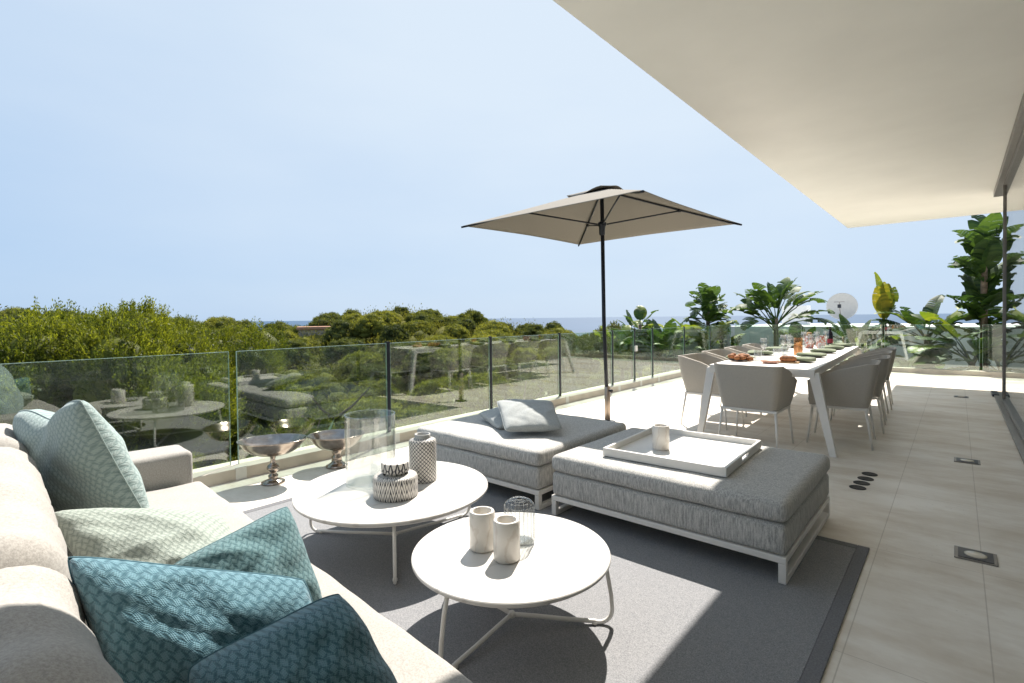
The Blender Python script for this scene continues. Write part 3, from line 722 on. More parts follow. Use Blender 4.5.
for i in range(N+1):
    for j in range(N+1):
        a, b = 2*i/N-1, 2*j/N-1; m_ = max(abs(a), abs(b)); g[i][j] = bm.verts.new((a*.30, b*.28, zt+.02-.10*m_**.9 + (.03*math.sin(PI*abs(a+b)) if m_ > .95 else 0)))
for i in range(N):
    for j in range(N): bm.faces.new((g[i][j], g[i+1][j], g[i+1][j+1], g[i][j+1]))
t = MB(); t.bm.free(); t.bm = bm; v_ = t.build('vent_flap', 'canopy_cloth', um, smooth=True); sm = v_.modifiers.new('thickness', 'SOLIDIFY'); sm.thickness = .004
t = MB(); t.tube([(.02, .06, .0), (.005, .015, 1.2), (0, 0, 2.765)], .023, 14); t.build('pole', 'anthracite', um, smooth=True)
t = MB(); t.lathe([(0, 2.765), (.03, 2.768), (.034, 2.775), (.012, 2.782), (0, 2.783)], 16); t.build('finial', 'anthracite', um, smooth=True)
t = MB(); t.lathe([(.024, 2.20), (.034, 2.205), (.037, 2.30), (.05, 2.315), (.05, 2.345), (.03, 2.36), (.024, 2.36)], 18); t.build('collar', 'anthracite', um, smooth=True)
for sx, sy in ((-1, -1), (1, -1), (1, 1), (-1, 1)):
    P = [can_pt(k/12*sx, k/12*sy) - Vector((0, 0, .022)) for k in range(13)]; P[0] = Vector((sx*.02, sy*.02, zt-.03))
    P[-1] = P[-1] + Vector((sx*.012, sy*.012, .006))
    t = MB(); t.tube(P, .0115, 8); rb = t.build('rib', 'anthracite', um, smooth=True)
    mid = can_pt(.56*sx, .56*sy) - Vector((0, 0, .03)); t = MB(); t.tube([(sx*.04, sy*.04, 2.33), mid], .0095, 8).tube([mid+Vector((0, 0, -.015)), mid+Vector((0, 0, .012))], .02, 8); t.build('strut', 'anthracite', um, smooth=True)
t = MB(); t.lathe([(.026, .03), (.034, .032), (.034, .42), (.026, .425)], 20, (.018, .055, 0)); t.build('sleeve', 'sleeve_metal', um, smooth=True)
t = MB(); t.tube([(.045, .04, .38), (.10, .02, .38)], [.008, .02], 10); t.build('knob', 'anthracite', um, smooth=True)
t = MB(); t.lathe([(0, .001), (.09, .001), (.09, .01), (.05, .016), (0, .02)], 40, (.02, .06, 0)); t.build('base', 'anthracite', um, angle=40)

# ------------------------------------------------------------ dining table
DT = empty('dining_table', (0, 0, 0), 0, 'long white dining table on splayed legs laid for a meal', 'dining table')
zt_ = .742; A = Vector((-1.93, 5.32)); B = Vector((-.975, 5.30)); C = Vector((-1.155, 9.53)); D = Vector((-2.10, 9.50))
t = MB(); t.poly([(p.x, p.y, zt_-.028) for p in (A, B, C, D)], .028); t.build('tabletop', 'white_metal', DT)
def inset(p, q, s): return p + (q-p).normalized()*s
t = MB()
for p, q in ((A, B), (B, C), (C, D), (D, A)):
    d = (q-p).normalized(); nn = Vector((-d.y, d.x))*.055
    a, b = p + d*.003, q - d*.003
    t.poly([(v.x, v.y, zt_-.075) for v in (a+nn*.05, b+nn*.05, b+nn-d*.06, a+nn+d*.06)], .046)
t.build('apron', 'white_metal', DT)
for p, f in ((A, (-1.995, 5.22)), (B, (-.812, 5.20)), (C, (-1.02, 9.62)), (D, (-2.24, 9.6))):
    t = MB(); q = Vector(((A+B+C+D)/4)); tp = inset(p, q, .05); w1, w2 = .042, .026
    bm = t.bm; top = [bm.verts.new((tp.x+sx*w1, tp.y+sy*.03, zt_-.03)) for sx, sy in ((-1, -1), (1, -1), (1, 1), (-1, 1))]
    bot = [bm.verts.new((f[0]+sx*w2, f[1]+sy*.024, 0.001)) for sx, sy in ((-1, -1), (1, -1), (1, 1), (-1, 1))]
    bm.faces.new(top); bm.faces.new(bot[::-1])
    for i in range(4): bm.faces.new((bot[i], bot[(i+1) % 4], top[(i+1) % 4], top[i]))
    t.build('leg', 'white_metal', DT)

# chairs
def chair_mesh():
    e = empty('dining_chair', (0, 0, 0))
    # path (top and bottom U); facing +y
    def U(w, yb, yf, rc, n=6):
        pts = [Vector((-w, yf)), Vector((-w, (yf+yb)/2 + .02)), Vector((-w, yb+rc))]
        for k in range(1, n): a = PI + k/n*PI/2; pts.append(Vector((-w+rc + rc*math.cos(a), yb+rc + rc*math.sin(a))))
        pts += [Vector((-w+rc, yb)), Vector((0, yb)), Vector((w-rc, yb))]
        for k in range(1, n): a = 1.5*PI + k/n*PI/2; pts.append(Vector((w-rc + rc*math.cos(a), yb+rc + rc*math.sin(a))))
        pts += [Vector((w, yb+rc)), Vector((w, (yf+yb)/2 + .02)), Vector((w, yf))]
        return pts
    bot = U(.245, -.235, .235, .055); top = U(.305, -.315, .245, .075); nn = len(bot)
    def ztop(p):
        s = sstep((p.y+.24)/.52); return .785 - .15*s
    bm = bmesh.new(); lv = 7
    def ring(off):
        rows = []
        for k in range(lv+1):
            f = k/lv; row = []
            for i in range(nn):
                zz = .375 + (ztop(top[i])-.375)*f; bulge = math.sin(f*PI)*.008
                if i in (0, nn-1) and f > .8: zz -= (f-.8)*.12
                p = bot[i].lerp(top[i], f); c = Vector((0, 0)); 
                if p.y < 0: d = Vector((p.x, p.y+.0))
                else: d = Vector((p.x, 0))
                d = d.normalized(); p = p + d*(bulge-off); row.append(bm.verts.new((p.x, p.y, zz)))
            rows.append(row)
        return rows
    o_, i_ = ring(0), ring(.024)
    for k in range(lv):
        for i in range(nn-1):
            bm.faces.new((o_[k][i], o_[k][i+1], o_[k+1][i+1], o_[k+1][i])); bm.faces.new((i_[k][i], i_[k+1][i], i_[k+1][i+1], i_[k][i+1]))
        for i in (0, nn-1): bm.faces.new((o_[k][i], o_[k+1][i], i_[k+1][i], i_[k][i]))
    for i in range(nn-1):
        bm.faces.new((o_[lv][i], o_[lv][i+1], i_[lv][i+1], i_[lv][i])); bm.faces.new((o_[0][i], i_[0][i], i_[0][i+1], o_[0][i+1]))
    t = MB(); t.bm.free(); t.bm = bm; t.build('shell', 'chair_fabric', e, angle=42)
    soft_box(-.225, .225, -.20, .25, .385, .455, .03, .012, .002, 3, (8, 8, 3)).build('seat_cushion', 'chair_cushion_fabric', e, smooth=True)
    t = MB(); s = .022
    t.box(-.25, .25, -.235, -.235+s, .35, .373, .003).box(-.25, .25, .225-s, .225, .35, .373, .003).box(-.25, -.25+s, -.234+s, .224-s, .35, .373, .003).box(.25-s, .25, -.234+s, .224-s, .35, .373, .003)
    t.build('seat_frame', 'white_metal', e)
    for sx in (-1, 1):
        for y0, y1 in ((-.22, -.27), (.21, .25)):
            t = MB(); t.tube([(sx*.237, y0, .352), (sx*.265, y1, .001)], [.0125, .0085], 8); t.build('leg', 'white_metal', e, smooth=True)
    return e
ch0 = chair_mesh(); reg(ch0); used = [False]
def place_chair(x, y, rz, label):
    c = ch0 if not used[0] else copy_tree(ch0); used[0] = True
    rj = random.Random(int(y*100)+int(rz*9)); c.location = (x+rj.uniform(-.02, .02), y, .001); c.rotation_euler = (0, 0, rz+R_(rj.uniform(-4, 4))); tag(c, label, 'chair', 'armchairs round the dining table'); return c
place_chair(-1.485, 5.26, R_(1), 'taupe armchair at the head of the dining table with its back to the lounge')
for i, y in enumerate((5.90, 6.74, 7.58, 8.42)):
    place_chair(-.845 - .02*i, y, R_(90), ('first', 'second', 'third', 'fourth')[i] + ' taupe armchair from the lounge along the roof-shaded side of the dining table')
for i, y in enumerate((5.98, 6.86, 7.74, 8.62)):
    place_chair(-2.13 - .03*i, y, R_(-90), ('first', 'second', 'third', 'fourth')[i] + ' taupe armchair from the lounge along the balustrade side of the dining table')

# table setting
ZT = zt_ + .0006
def plate_set(x, y, rot, lab, side):
    t = MB(); t.lathe([(0, 0), (.07, 0), (.13, .012), (.133, .015), (.128, .016), (.07, .006), (0, .006)], 36)
    tag(t.build('plate', 'black_plate', loc=(x, y, ZT), smooth=True), 'black plate under the green napkin, ' + lab, 'plate', 'black plates on the dining table')
    soft_box(-.085, .085, -.14, .14, .0, .028, .013, .010, .006, int(y*10), (10, 14, 3)).build('tmp', 'napkin_green', None, smooth=True)
    o = bpy.data.objects['tmp']; o.name = 'napkin'; o.location = (x, y, ZT+.0165); o.rotation_euler.z = rot
    tag(o, 'folded green napkin, ' + lab, 'napkin', 'green napkins on the plates')
for i, y in enumerate((6.10, 6.85, 7.65, 8.45, 9.2)):
    plate_set(-1.27 - .02*i, y, R_(80+8*i), ('first', 'second', 'third', 'fourth', 'fifth')[i] + ' from the lounge on the roof-shaded side', 1)
for i, y in enumerate((6.05, 6.9, 7.78, 8.62)):
    plate_set(-1.85 - .02*i, y, R_(95+7*i), ('first', 'second', 'third', 'fourth')[i] + ' from the lounge on the balustrade side', -1)
def wineglass(x, y, lab, s=1.0, tall=True):
    s *= 1.12
    t = MB()
    if tall: t.lathe([(0, .001), (.034, .001), (.034, .003), (.005, .008), (.004, .085*s), (.012, .095*s), (.036, .125*s), (.040, .16*s), (.034, .21*s), (.0335, .21*s), (.039, .16*s), (.035, .126*s), (.0, .098*s)], 24)
    else: t.lathe([(0, .0), (.034, .0), (.038, .004), (.040, .095*s), (.038, .095*s), (.036, .01), (0, .008)], 24)
    tag(t.build('wine_glass' if tall else 'tumbler', 'table_glass', loc=(x, y, ZT), smooth=True), lab, 'glass', 'stemmed glasses on the dining table' if tall else 'tumblers on the dining table')
WG = [(-1.71, 6.45), (-1.66, 7.15), (-1.47, 6.62), (-1.74, 7.75), (-1.44, 7.62), (-1.50, 8.30), (-1.78, 8.9), (-1.52, 9.1)]
for i, (x, y) in enumerate(WG): wineglass(x, y, 'clear stemmed glass on the dining table, %s along it from the lounge end' % ('nearest', 'fourth', 'second', 'sixth', 'fifth', 'seventh', 'eighth', 'last')[i] if False else ['clear stemmed glass just behind the bread rolls', 'clear stemmed glass standing left of the amber candle glass', 'clear stemmed glass between the bread rolls and first shaded plate', 'clear stemmed glass level with the third balustrade-side plate', 'clear stemmed glass right behind the amber candle glass', 'clear stemmed glass level with the fourth shaded-side plate', 'clear stemmed glass near the fourth balustrade-side plate', 'clear stemmed glass closest to the dark wine bottle'][i], 1.0 + .05*(i % 3))
for i, (x, y) in enumerate(((-1.66, 6.05), (-1.56, 6.42), (-1.60, 6.95), (-1.40, 8.05), (-1.66, 8.2))):
    wineglass(x, y, ['clear tumbler beside the bread rolls', 'clear tumbler behind the pink dish', 'clear tumbler halfway to the candle glass', 'clear tumbler by the fourth green napkin', 'clear tumbler beside the patterned vase'][i], 1.1, False)
# bread bowl
t = MB(); rnd = random.Random(4)
for k in range(16):
    a = rnd.uniform(0, 6.28); r = rnd.uniform(0, .09); q = bmesh.new(); bmesh.ops.create_icosphere(q, subdivisions=2, radius=1)
    for v in q.verts: v.co = Vector((v.co.x*.045, v.co.y*.032, v.co.z*.026)) ; v.co *= 1+rnd.uniform(-.1, .1)
    bmesh.ops.transform(q, matrix=Matrix.Translation((r*math.cos(a)*1.3, r*math.sin(a), .03+rnd.uniform(0, .035))) @ Matrix.Rotation(rnd.uniform(0, 3), 4, 'Z'), verts=q.verts); t.add(q)
o = t.build('bread_rolls', 'bread_crust', loc=(-1.80, 5.86, ZT), smooth=True); tag(o, 'heap of brown crusty bread on the table corner near the lounge', 'bread')
t = MB(); t.lathe([(0, 0), (.06, 0), (.085, .02), (.088, .034), (.08, .034), (.055, .01), (0, .01)], 30); tag(t.build('pink_dish', 'pink_ceramic', loc=(-1.47, 5.78, ZT), smooth=True), 'shallow pink patterned dish behind the head chair', 'dish')
t = MB(); t.box(-.10, .10, -.045, .045, 0, .016, .006); tag(t.build('bread_board', 'cork', loc=(-1.33, 5.92, ZT)), 'small wooden board next to the pink dish', 'board')
q = MB(); q.bm.free(); q = soft_box(-.075, .075, -.032, .032, 0, .05, .024, .012, .004, 9, (8, 6, 3)); tag(q.build('bread_loaf', 'bread_crust', loc=(-1.33, 5.92, ZT+.0165), smooth=True), 'small brown loaf lying on the wooden board', 'bread')
e = empty('candle_glass', (-1.50, 7.18, ZT), 0, 'tall amber glass candle holder with a copper base mid table', 'candle holder')
t = MB(); t.lathe([(0, 0), (.048, 0), (.05, .01), (.05, .10), (.0, .10)], 28); t.build('base', 'copper', e, angle=40)
t = MB(); t.lathe([(.049, .101), (.05, .215), (.047, .215), (.046, .105)], 28); t.build('chimney', 'amber_glass', e, smooth=True)
t = MB(); t.lathe([(0, .101), (.026, .101), (.026, .15), (0, .152)], 18); t.build('candle', 'white_ceramic', e, angle=40)
e = empty('wine_bottle', (-1.50, 9.32, ZT), 0, 'dark wine bottle with a deep red label at the far end of the table', 'bottle')
t = MB(); t.lathe([(0, 0), (.036, 0), (.039, .006), (.039, .19), (.032, .215), (.015, .245), (.0145, .29), (.017, .292), (.017, .305), (0, .305)], 28); t.build('body', 'bottle_glass', e, smooth=True)
t = MB(); t.lathe([(.0396, .05), (.0398, .052), (.0398, .115), (.0396, .117)], 28); t.build('wine_label', 'bottle_label', e, smooth=True)
t = MB(); t.lathe([(0, 0), (.045, 0), (.05, .01), (.052, .14), (.047, .14), (.044, .02), (0, .015)], 26); tag(t.build('wine_cooler', 'bronze_frame', loc=(-1.64, 9.25, ZT), smooth=True), 'dark bronze tumbler standing left of the wine bottle', 'cooler')
def uvpat2():
    t_ = NT('pink_lattice'); v = t_.coord('Object'); vo = t_.N('ShaderNodeTexVoronoi'); vo.inputs['Scale'].default_value = 34; t_.L(v, vo.inputs['Vector'])
    t_.base(t_.ramp(vo.outputs['Distance'], [(.35, (.74, .70, .66)), (.55, (.55, .20, .15))]), .4); M['pink_lattice'] = t_.m
uvpat2()
for i, (x, y) in enumerate(((-1.66, 8.66), (-1.53, 8.78))):
    e = empty('patterned_vase', (x, y, ZT), 0, ('white and pink patterned vase holding a cork stopper', 'white and pink patterned vase with a plain open rim')[i], 'vase', 'pink patterned vases on the dining table')
    t = MB(); t.lathe([(0, 0), (.05, 0), (.062, .03), (.064, .12), (.045, .165), (.042, .185), (.036, .185), (.03, .15), (0, .1)], 30); t.build('body', 'pink_lattice', e, smooth=True)
    if i == 0: t = MB(); t.lathe([(0, .15), (.03, .15), (.042, .20), (.03, .235), (0, .24)], 18); t.build('stopper', 'cork', e, smooth=True)

# ------------------------------------------------------------ neighbour wall, chimney, dish, planter
t = MB(); t.box(-5.93, 9.5, 18.0, 23.5, -5, .865); tag(t.build('neighbour_roof_wall', 'wall_render'), 'low white flat roofed block beyond the giant strelitzias', 'wall')
t = MB(); t.box(-4.62, 9.5, YF+.36, 17.998, -.9, -.30); tag(t.build('planting_bed', 'soil'), kind='structure')
ch = empty('chimney', (-4.55, 21.5, .866), 0, 'white rendered chimney block with a small cowl, left of the satellite dish', 'chimney')
t = MB(); t.box(-.42, .42, -.3, .3, 0, .70, .01); t.build('stack', 'wall_render', ch)
t = MB(); t.box(-.25, -.02, -.1, .12, .85, 1.02, .01).box(-.20, -.18, -.02, .0, .70, .85).box(-.09, -.07, -.02, .0, .70, .85); t.build('cowl', 'dish_grey', ch)
ds = empty('satellite_dish', (-3.33, 23.0, .866), 0, 'round grey satellite dish on a short mast facing the terrace', 'satellite dish')
t = MB(); P = [(r_*.50, .09*(r_**2)) for r_ in [i/12 for i in range(13)]]; t.lathe(P + [(.51, .09)] + [(a, b-.012) for a, b in P[::-1]], 48)
d_ = t.build('reflector', 'dish_grey', ds, smooth=True); d_.location = (0, .12, .68); d_.rotation_euler = (R_(96), 0, R_(8))
t = MB(); t.tube([(0, .15, 0), (0, .16, .62)], .03, 10); t.build('mast', 'dish_grey', ds, smooth=True)
t = MB(); t.tube([(0, .02, .15), (.0, -.42, .62)], .014, 8).box(-.17, .17, -.48, -.44, .82, .84).tube([(0, -.42, .62), (0, -.46, .84)], .014, 8); t.build('feed_arm', 'bronze_frame', ds)
t = MB(); t.box(-.055, .055, -.50, -.40, .60, .74, .01); t.build('receiver', 'anthracite', ds)

# ------------------------------------------------------------ vegetation
def leaf_mesh(name, C_, A_, L_, W_, mat, roll=None, extra=None):
    """many diamond leaves: centres, axis, length, width (arrays)"""
    n = len(C_); rs = np.random.RandomState(len(C_) % 977)
    A_ = A_/np.linalg.norm(A_, axis=1, keepdims=True); q = rs.normal(size=(n, 3)); S = np.cross(A_, q); S /= np.linalg.norm(S, axis=1, keepdims=True)+1e-9
    L_ = np.asarray(L_).reshape(-1, 1)*np.ones((n, 1)); W_ = np.asarray(W_).reshape(-1, 1)*np.ones((n, 1))
    V = np.stack([C_ - A_*L_*.5, C_ + S*W_*.5 - A_*L_*.05, C_ + A_*L_*.5, C_ - S*W_*.5 - A_*L_*.05], 1).reshape(-1, 3)
    ev, ef = (extra if extra else (np.zeros((0, 3)), np.zeros((0, 3), int)))
    me = bpy.data.meshes.new(name); nv = len(V)+len(ev); me.vertices.add(nv); me.vertices.foreach_set('co', np.concatenate([V, ev]).astype(np.float32).ravel())
    nl = n*4+len(ef)*3; me.loops.add(nl); me.loops.foreach_set('vertex_index', np.concatenate([np.arange(n*4), (ef+n*4).ravel()]).astype(np.int32))
    me.polygons.add(n+len(ef)); me.polygons.foreach_set('loop_start', np.concatenate([np.arange(n)*4, n*4+np.arange(len(ef))*3]).astype(np.int32))
    me.update(calc_edges=True); me.validate(); me.materials.append(M[mat]); return me
def ico(sub=1):
    b = bmesh.new(); bmesh.ops.create_icosphere(b, subdivisions=sub, radius=1); v = np.array([x.co[:] for x in b.verts]); b.verts.index_update(); f = np.array([[y.index for y in x.verts] for x in b.faces]); b.free(); return v, f
IV, IF = ico(2)
def pine_crown(seed, mat='pine_needles', W=3.0, H=2.6, lumps=44, per=290, leaf=(.24, .075)):
    rs = np.random.RandomState(seed); C_, A_, EV, EF = [], [], [], []
    for k in range(lumps):
        f = (k+.5)/lumps; zc = 1-1.12*f; th = k*2.39996 + rs.uniform(-.35, .35); hr = math.sqrt(max(0, 1-zc*zc)); q = rs.uniform(.74, 1.0)
        c = np.array([W*.80*hr*math.cos(th)*q, W*.80*hr*math.sin(th)*q, H*.80*zc*q]); s = rs.uniform(.14, .30)*W; sq = rs.uniform(.55, .9)
        d = rs.normal(size=(per, 3)); d /= np.linalg.norm(d, axis=1, keepdims=True); d[:, 2] = np.where(d[:, 2] < -.4, -d[:, 2], d[:, 2])
        rad = .8+.45*rs.uniform(0, 1, size=(per, 1))**1.6; p = c + d*rad*np.array([s, s, s*sq]); C_.append(p); a = d*.9 + rs.normal(size=(per, 3))*.55 + np.array([0, 0, .45]); A_.append(a)
        jit = 1+rs.uniform(-.12, .12, size=(len(IV), 1)); EF.append(IF+len(IV)*k); EV.append(c+IV*jit*np.array([s, s, s*sq])*.80)
    C_ = np.concatenate(C_); A_ = np.concatenate(A_)
    return leaf_mesh('crown', C_, A_, rs.uniform(leaf[0]*.7, leaf[0]*1.3, len(C_)), rs.uniform(leaf[1]*.8, leaf[1]*1.5, len(C_)), mat, extra=(np.concatenate(EV), np.concatenate(EF)))
def sprig_crown(seed, mat, W, H, sprigs=900, nleaf=13, leaf=(.10, .022), upb=.9, slen=(.35, .75)):
    rs = np.random.RandomState(seed); C_, A_, TW = [], [], []
    for k in range(sprigs):
        d = rs.normal(size=3); d /= np.linalg.norm(d); d[2] = abs(d[2])*1.0 - .15; rr = rs.uniform(.35, 1.0)**.4
        lump = 1+.24*math.sin(d[0]*5+seed)*math.sin(d[1]*6+1.3*seed)+.22*math.sin(d[0]*13+seed)*math.cos(d[1]*12+d[2]*9)
        if math.sin(d[0]*13+seed)*math.cos(d[1]*12+d[2]*9) < -.25 and rs.rand() < .7: continue
        p = np.array([d[0]*W, d[1]*W, d[2]*H])*rr*lump
        ax = d*.7 + np.array([0, 0, upb]) + rs.normal(size=3)*.3; ax /= np.linalg.norm(ax); L = rs.uniform(*slen)
        tt = np.linspace(0, 1, nleaf).reshape(-1, 1); bend = rs.normal(size=3)*.12
        pts = p + ax*L*tt + bend*tt**2; C_.append(pts + rs.normal(size=(nleaf, 3))*.02); A_.append(ax + rs.normal(size=(nleaf, 3))*.45); TW.append((p + ax*L*.5 + bend*.4, ax, L))
    C_ = np.concatenate(C_); A_ = np.concatenate(A_)
    k = 14; ev = []; ef = []
    for i in range(k):
        c = np.array([rs.uniform(-.5, .5)*W, rs.uniform(-.5, .5)*W, rs.uniform(0, .35)*H]); s = rs.uniform(.22, .34)
        ev.append(c+IV*(1+rs.uniform(-.1, .1, size=(len(IV), 1)))*np.array([W*s, W*s, H*s])); ef.append(IF+len(IV)*i)
    LL = np.concatenate([rs.uniform(leaf[0]*.7, leaf[0]*1.4, len(C_)), [q[2]*1.05 for q in TW]]); WW = np.concatenate([rs.uniform(leaf[1]*.8, leaf[1]*1.4, len(C_)), np.full(len(TW), .012)])
    C_ = np.concatenate([C_, [q[0] for q in TW]]); A_ = np.concatenate([A_, [q[1] for q in TW]])
    return leaf_mesh('crown', C_, A_, LL, WW, mat, extra=(np.concatenate(ev), np.concatenate(ef)))
def bush_crown(seed, mat, W, H, lumps=46, sprigs=190, nleaf=20, leaf=(.034, .012), slen=(.08, .22)):
    """clumps of upright twigs over a dome, so that lit tips and deep gaps alternate"""
    rs = np.random.RandomState(seed); C_, A_, TW, ev, ef = [], [], [], [], []
    for k in range(lumps):
        f = (k+.5)/lumps; zc = 1-1.15*f; th = k*2.39996+rs.uniform(-.4, .4); hr = math.sqrt(max(0, 1-zc*zc)); q = rs.uniform(.70, 1.05)
        c = np.array([W*.8*hr*math.cos(th)*q, W*.8*hr*math.sin(th)*q, H*.8*zc*q]); s = rs.uniform(.13, .27)*W; tall = rs.uniform(.9, 1.45)
        for j in range(int(sprigs*(s/(.2*W))**2)):
            d = rs.normal(size=3); d /= np.linalg.norm(d); d[2] = abs(d[2]) if rs.rand() < .75 else d[2]
            p = c + d*s*rs.uniform(.6, 1.0)*np.array([1, 1, tall]); ax = d*.8 + np.array([0, 0, 1.0]) + rs.normal(size=3)*.22; ax /= np.linalg.norm(ax); L = rs.uniform(*slen)
            tt = np.linspace(0, 1, nleaf).reshape(-1, 1); C_.append(p+ax*L*tt+rs.normal(size=(nleaf, 3))*.016); A_.append(ax+rs.normal(size=(nleaf, 3))*.5); TW.append((p+ax*L*.5, ax, L))
        ev.append(c+IV*(1+rs.uniform(-.12, .12, size=(len(IV), 1)))*np.array([s, s, s*tall])*.78); ef.append(IF+len(IV)*k)
    C_ = np.concatenate(C_); A_ = np.concatenate(A_)
    LL = np.concatenate([rs.uniform(leaf[0]*.7, leaf[0]*1.4, len(C_)), [q[2]*1.05 for q in TW]]); WW = np.concatenate([rs.uniform(leaf[1]*.8, leaf[1]*1.4, len(C_)), np.full(len(TW), .009)])
    C_ = np.concatenate([C_, [q[0] for q in TW]]); A_ = np.concatenate([A_, [q[1] for q in TW]])
    return leaf_mesh('crown', C_, A_, LL, WW, mat, extra=(np.concatenate(ev), np.concatenate(ef)))
def trunk_mesh(seed, H, r0, limbs=5, spread=1.3, mat='bark'):
    rnd = random.Random(seed); t = MB(); P = [Vector((0, 0, 0))]
    for k in range(1, 6): P.append(P[-1] + Vector((rnd.uniform(-.12, .12), rnd.uniform(-.12, .12), H/5)))
    t.tube(P, [r0*(1-.12*k) for k in range(6)], 8)
    for k in range(limbs):
        a = rnd.uniform(0, 6.28); s = P[3+(k % 3)]; t.tube([s, s+Vector((math.cos(a)*spread*.5, math.sin(a)*spread*.5, H*.12)), s+Vector((math.cos(a)*spread, math.sin(a)*spread, H*.3))], [r0*.45, r0*.3, r0*.12], 6)
    bmesh.ops.recalc_face_normals(t.bm, faces=t.bm.faces)
    me = bpy.data.meshes.new('trunk'); t.bm.to_mesh(me); t.bm.free(); me.materials.append(M[mat]); return me
PC = [pine_crown(s, m_, lumps=l, per=230, W=w_, H=h_) for s, l, w_, h_, m_ in ((1, 52, 3.2, 2.6, 'pine_needles'), (2, 60, 3.5, 2.3, 'pine_needles'), (3, 48, 2.7, 3.0, 'pine_needles_dark'), (4, 54, 3.2, 3.1, 'pine_needles'), (5, 46, 3.1, 2.2, 'pine_needles_dark'))]
PT = [trunk_mesh(s, 2.8, .17) for s in range(5)]
def mesh_tree(name, crown, trunk, x, y, z, th, sc_, rz, label, cat, group):
    e = empty(name, (x, y, z), rz, label, cat, group); e.scale = (sc_, sc_, sc_)
    a = bpy.data.objects.new('trunk', trunk); col.objects.link(a); a.parent = e
    b = bpy.data.objects.new('crown', crown); col.objects.link(b); b.parent = e; b.location = (0, 0, th); return e
rnd = random.Random(11); placed = []; cnt = 0
HOUSES = [(314, 328, 88, 5.5), (143, 322, 100, 6)]
def near_house(x, y):
    for px, py, dist, wd in HOUSES:
        d = math.hypot(x, y)
        if abs(azpx(x, y)-px) < 11 and d < dist+4: return d
    return None
cands = []
for d0, sp_, s0 in ((CRD-4, 4.6, 1.0), (CRD-10, 5.0, 1.0), (CRD-17, 5.3, 1.0), (CRD-25, 5.4, 1.0), (CRD-34, 5.4, 1.0), (CRD-43, 5.2, 1.0), (54, 4.8, .95), (47, 4.6, .95), (40, 4.3, .9), (34, 4.0, .8), (28, 3.5, .7), (23.5, 3.1, .6)):
    px = -90
    while px < 640:
        a = math.atan2(px-512, 512); ang = PI/2 + YAW - a   # world heading
        dd = d0*rnd.uniform(.96, 1.04); x, y = dd*math.cos(ang), dd*math.sin(ang); cands.append((x, y, dd, s0, px))
        px += sp_*rnd.uniform(.8, 1.25)/dd*512/(math.cos(a)**2)*.98
n_p = 0
for x, y, dd, s0, px in cands:
    if dd < 60 and px < 120: continue
    z = ground_z(x, y); s = s0*rnd.uniform(.78, 1.12)
    if dd > CRD-8: s = rnd.uniform(.8, 1.15)
    h = near_house(x, y)
    if h: s *= .62
    i = rnd.randrange(5); th = 2.5*(1 if dd > 45 else .8)
    mesh_tree('pine_tree', PC[i], PT[i], x, y, z-.3 + (0 if not h else -.2), th, s, rnd.uniform(0, 6.28), 'rounded green pine on the wooded slope beyond the glass balustrade', 'pine tree', 'pines covering the hillside'); n_p += 1
print('pines', n_p)
def undergrowth():
    rs = np.random.RandomState(77); rnd = random.Random(9); C_, A_, LL, WW, ev, ef = [], [], [], [], [], []; k = 0
    d0 = 9.0
    while d0 < CRD+3:
        px = -90; sp_ = 1.5 + d0*.022
        while px < 700:
            a = math.atan2(px-512, 512); ang = PI/2+YAW-a; dd = d0+rnd.uniform(-.7, .7); x, y = dd*math.cos(ang), dd*math.sin(ang)
            px += sp_*rnd.uniform(.7, 1.3)/dd*512/(math.cos(a)**2)
            if x > -5.9 or (px < 150 and d0 < 60): continue
            s = sp_*rnd.uniform(.55, .95); z = ground_z(x, y)+s*.25; tall = rnd.uniform(.7, 1.3); c = np.array([x, y, z]); n = 190
            d = rs.normal(size=(n, 3)); d /= np.linalg.norm(d, axis=1, keepdims=True); d[:, 2] = np.abs(d[:, 2]); rad = .8+.45*rs.uniform(0, 1, size=(n, 1))**1.6
            C_.append(c+d*rad*np.array([s, s, s*tall])); A_.append(d*.9+rs.normal(size=(n, 3))*.5+np.array([0, 0, .6])); q = .10+.0016*d0
            LL.append(rs.uniform(.8, 1.6, n)*q*1.3); WW.append(rs.uniform(.8, 1.4, n)*q*.5)
            ev.append(c+IV1*(1+rs.uniform(-.15, .15, size=(len(IV1), 1)))*np.array([s, s, s*tall])*.66); ef.append(IF1+len(IV1)*k); k += 1
        d0 += sp_*.95
    me = leaf_mesh('undergrowth', np.concatenate(C_), np.concatenate(A_), np.concatenate(LL), np.concatenate(WW), 'scrub_leaves', extra=(np.concatenate(ev), np.concatenate(ef)))
    o = bpy.data.objects.new('undergrowth', me); col.objects.link(o); print('undergrowth', k)
    tag(o, 'dense olive green scrub covering the slope between the pines', 'scrub', None, 'stuff')
IV1, IF1 = ico(2)
undergrowth()
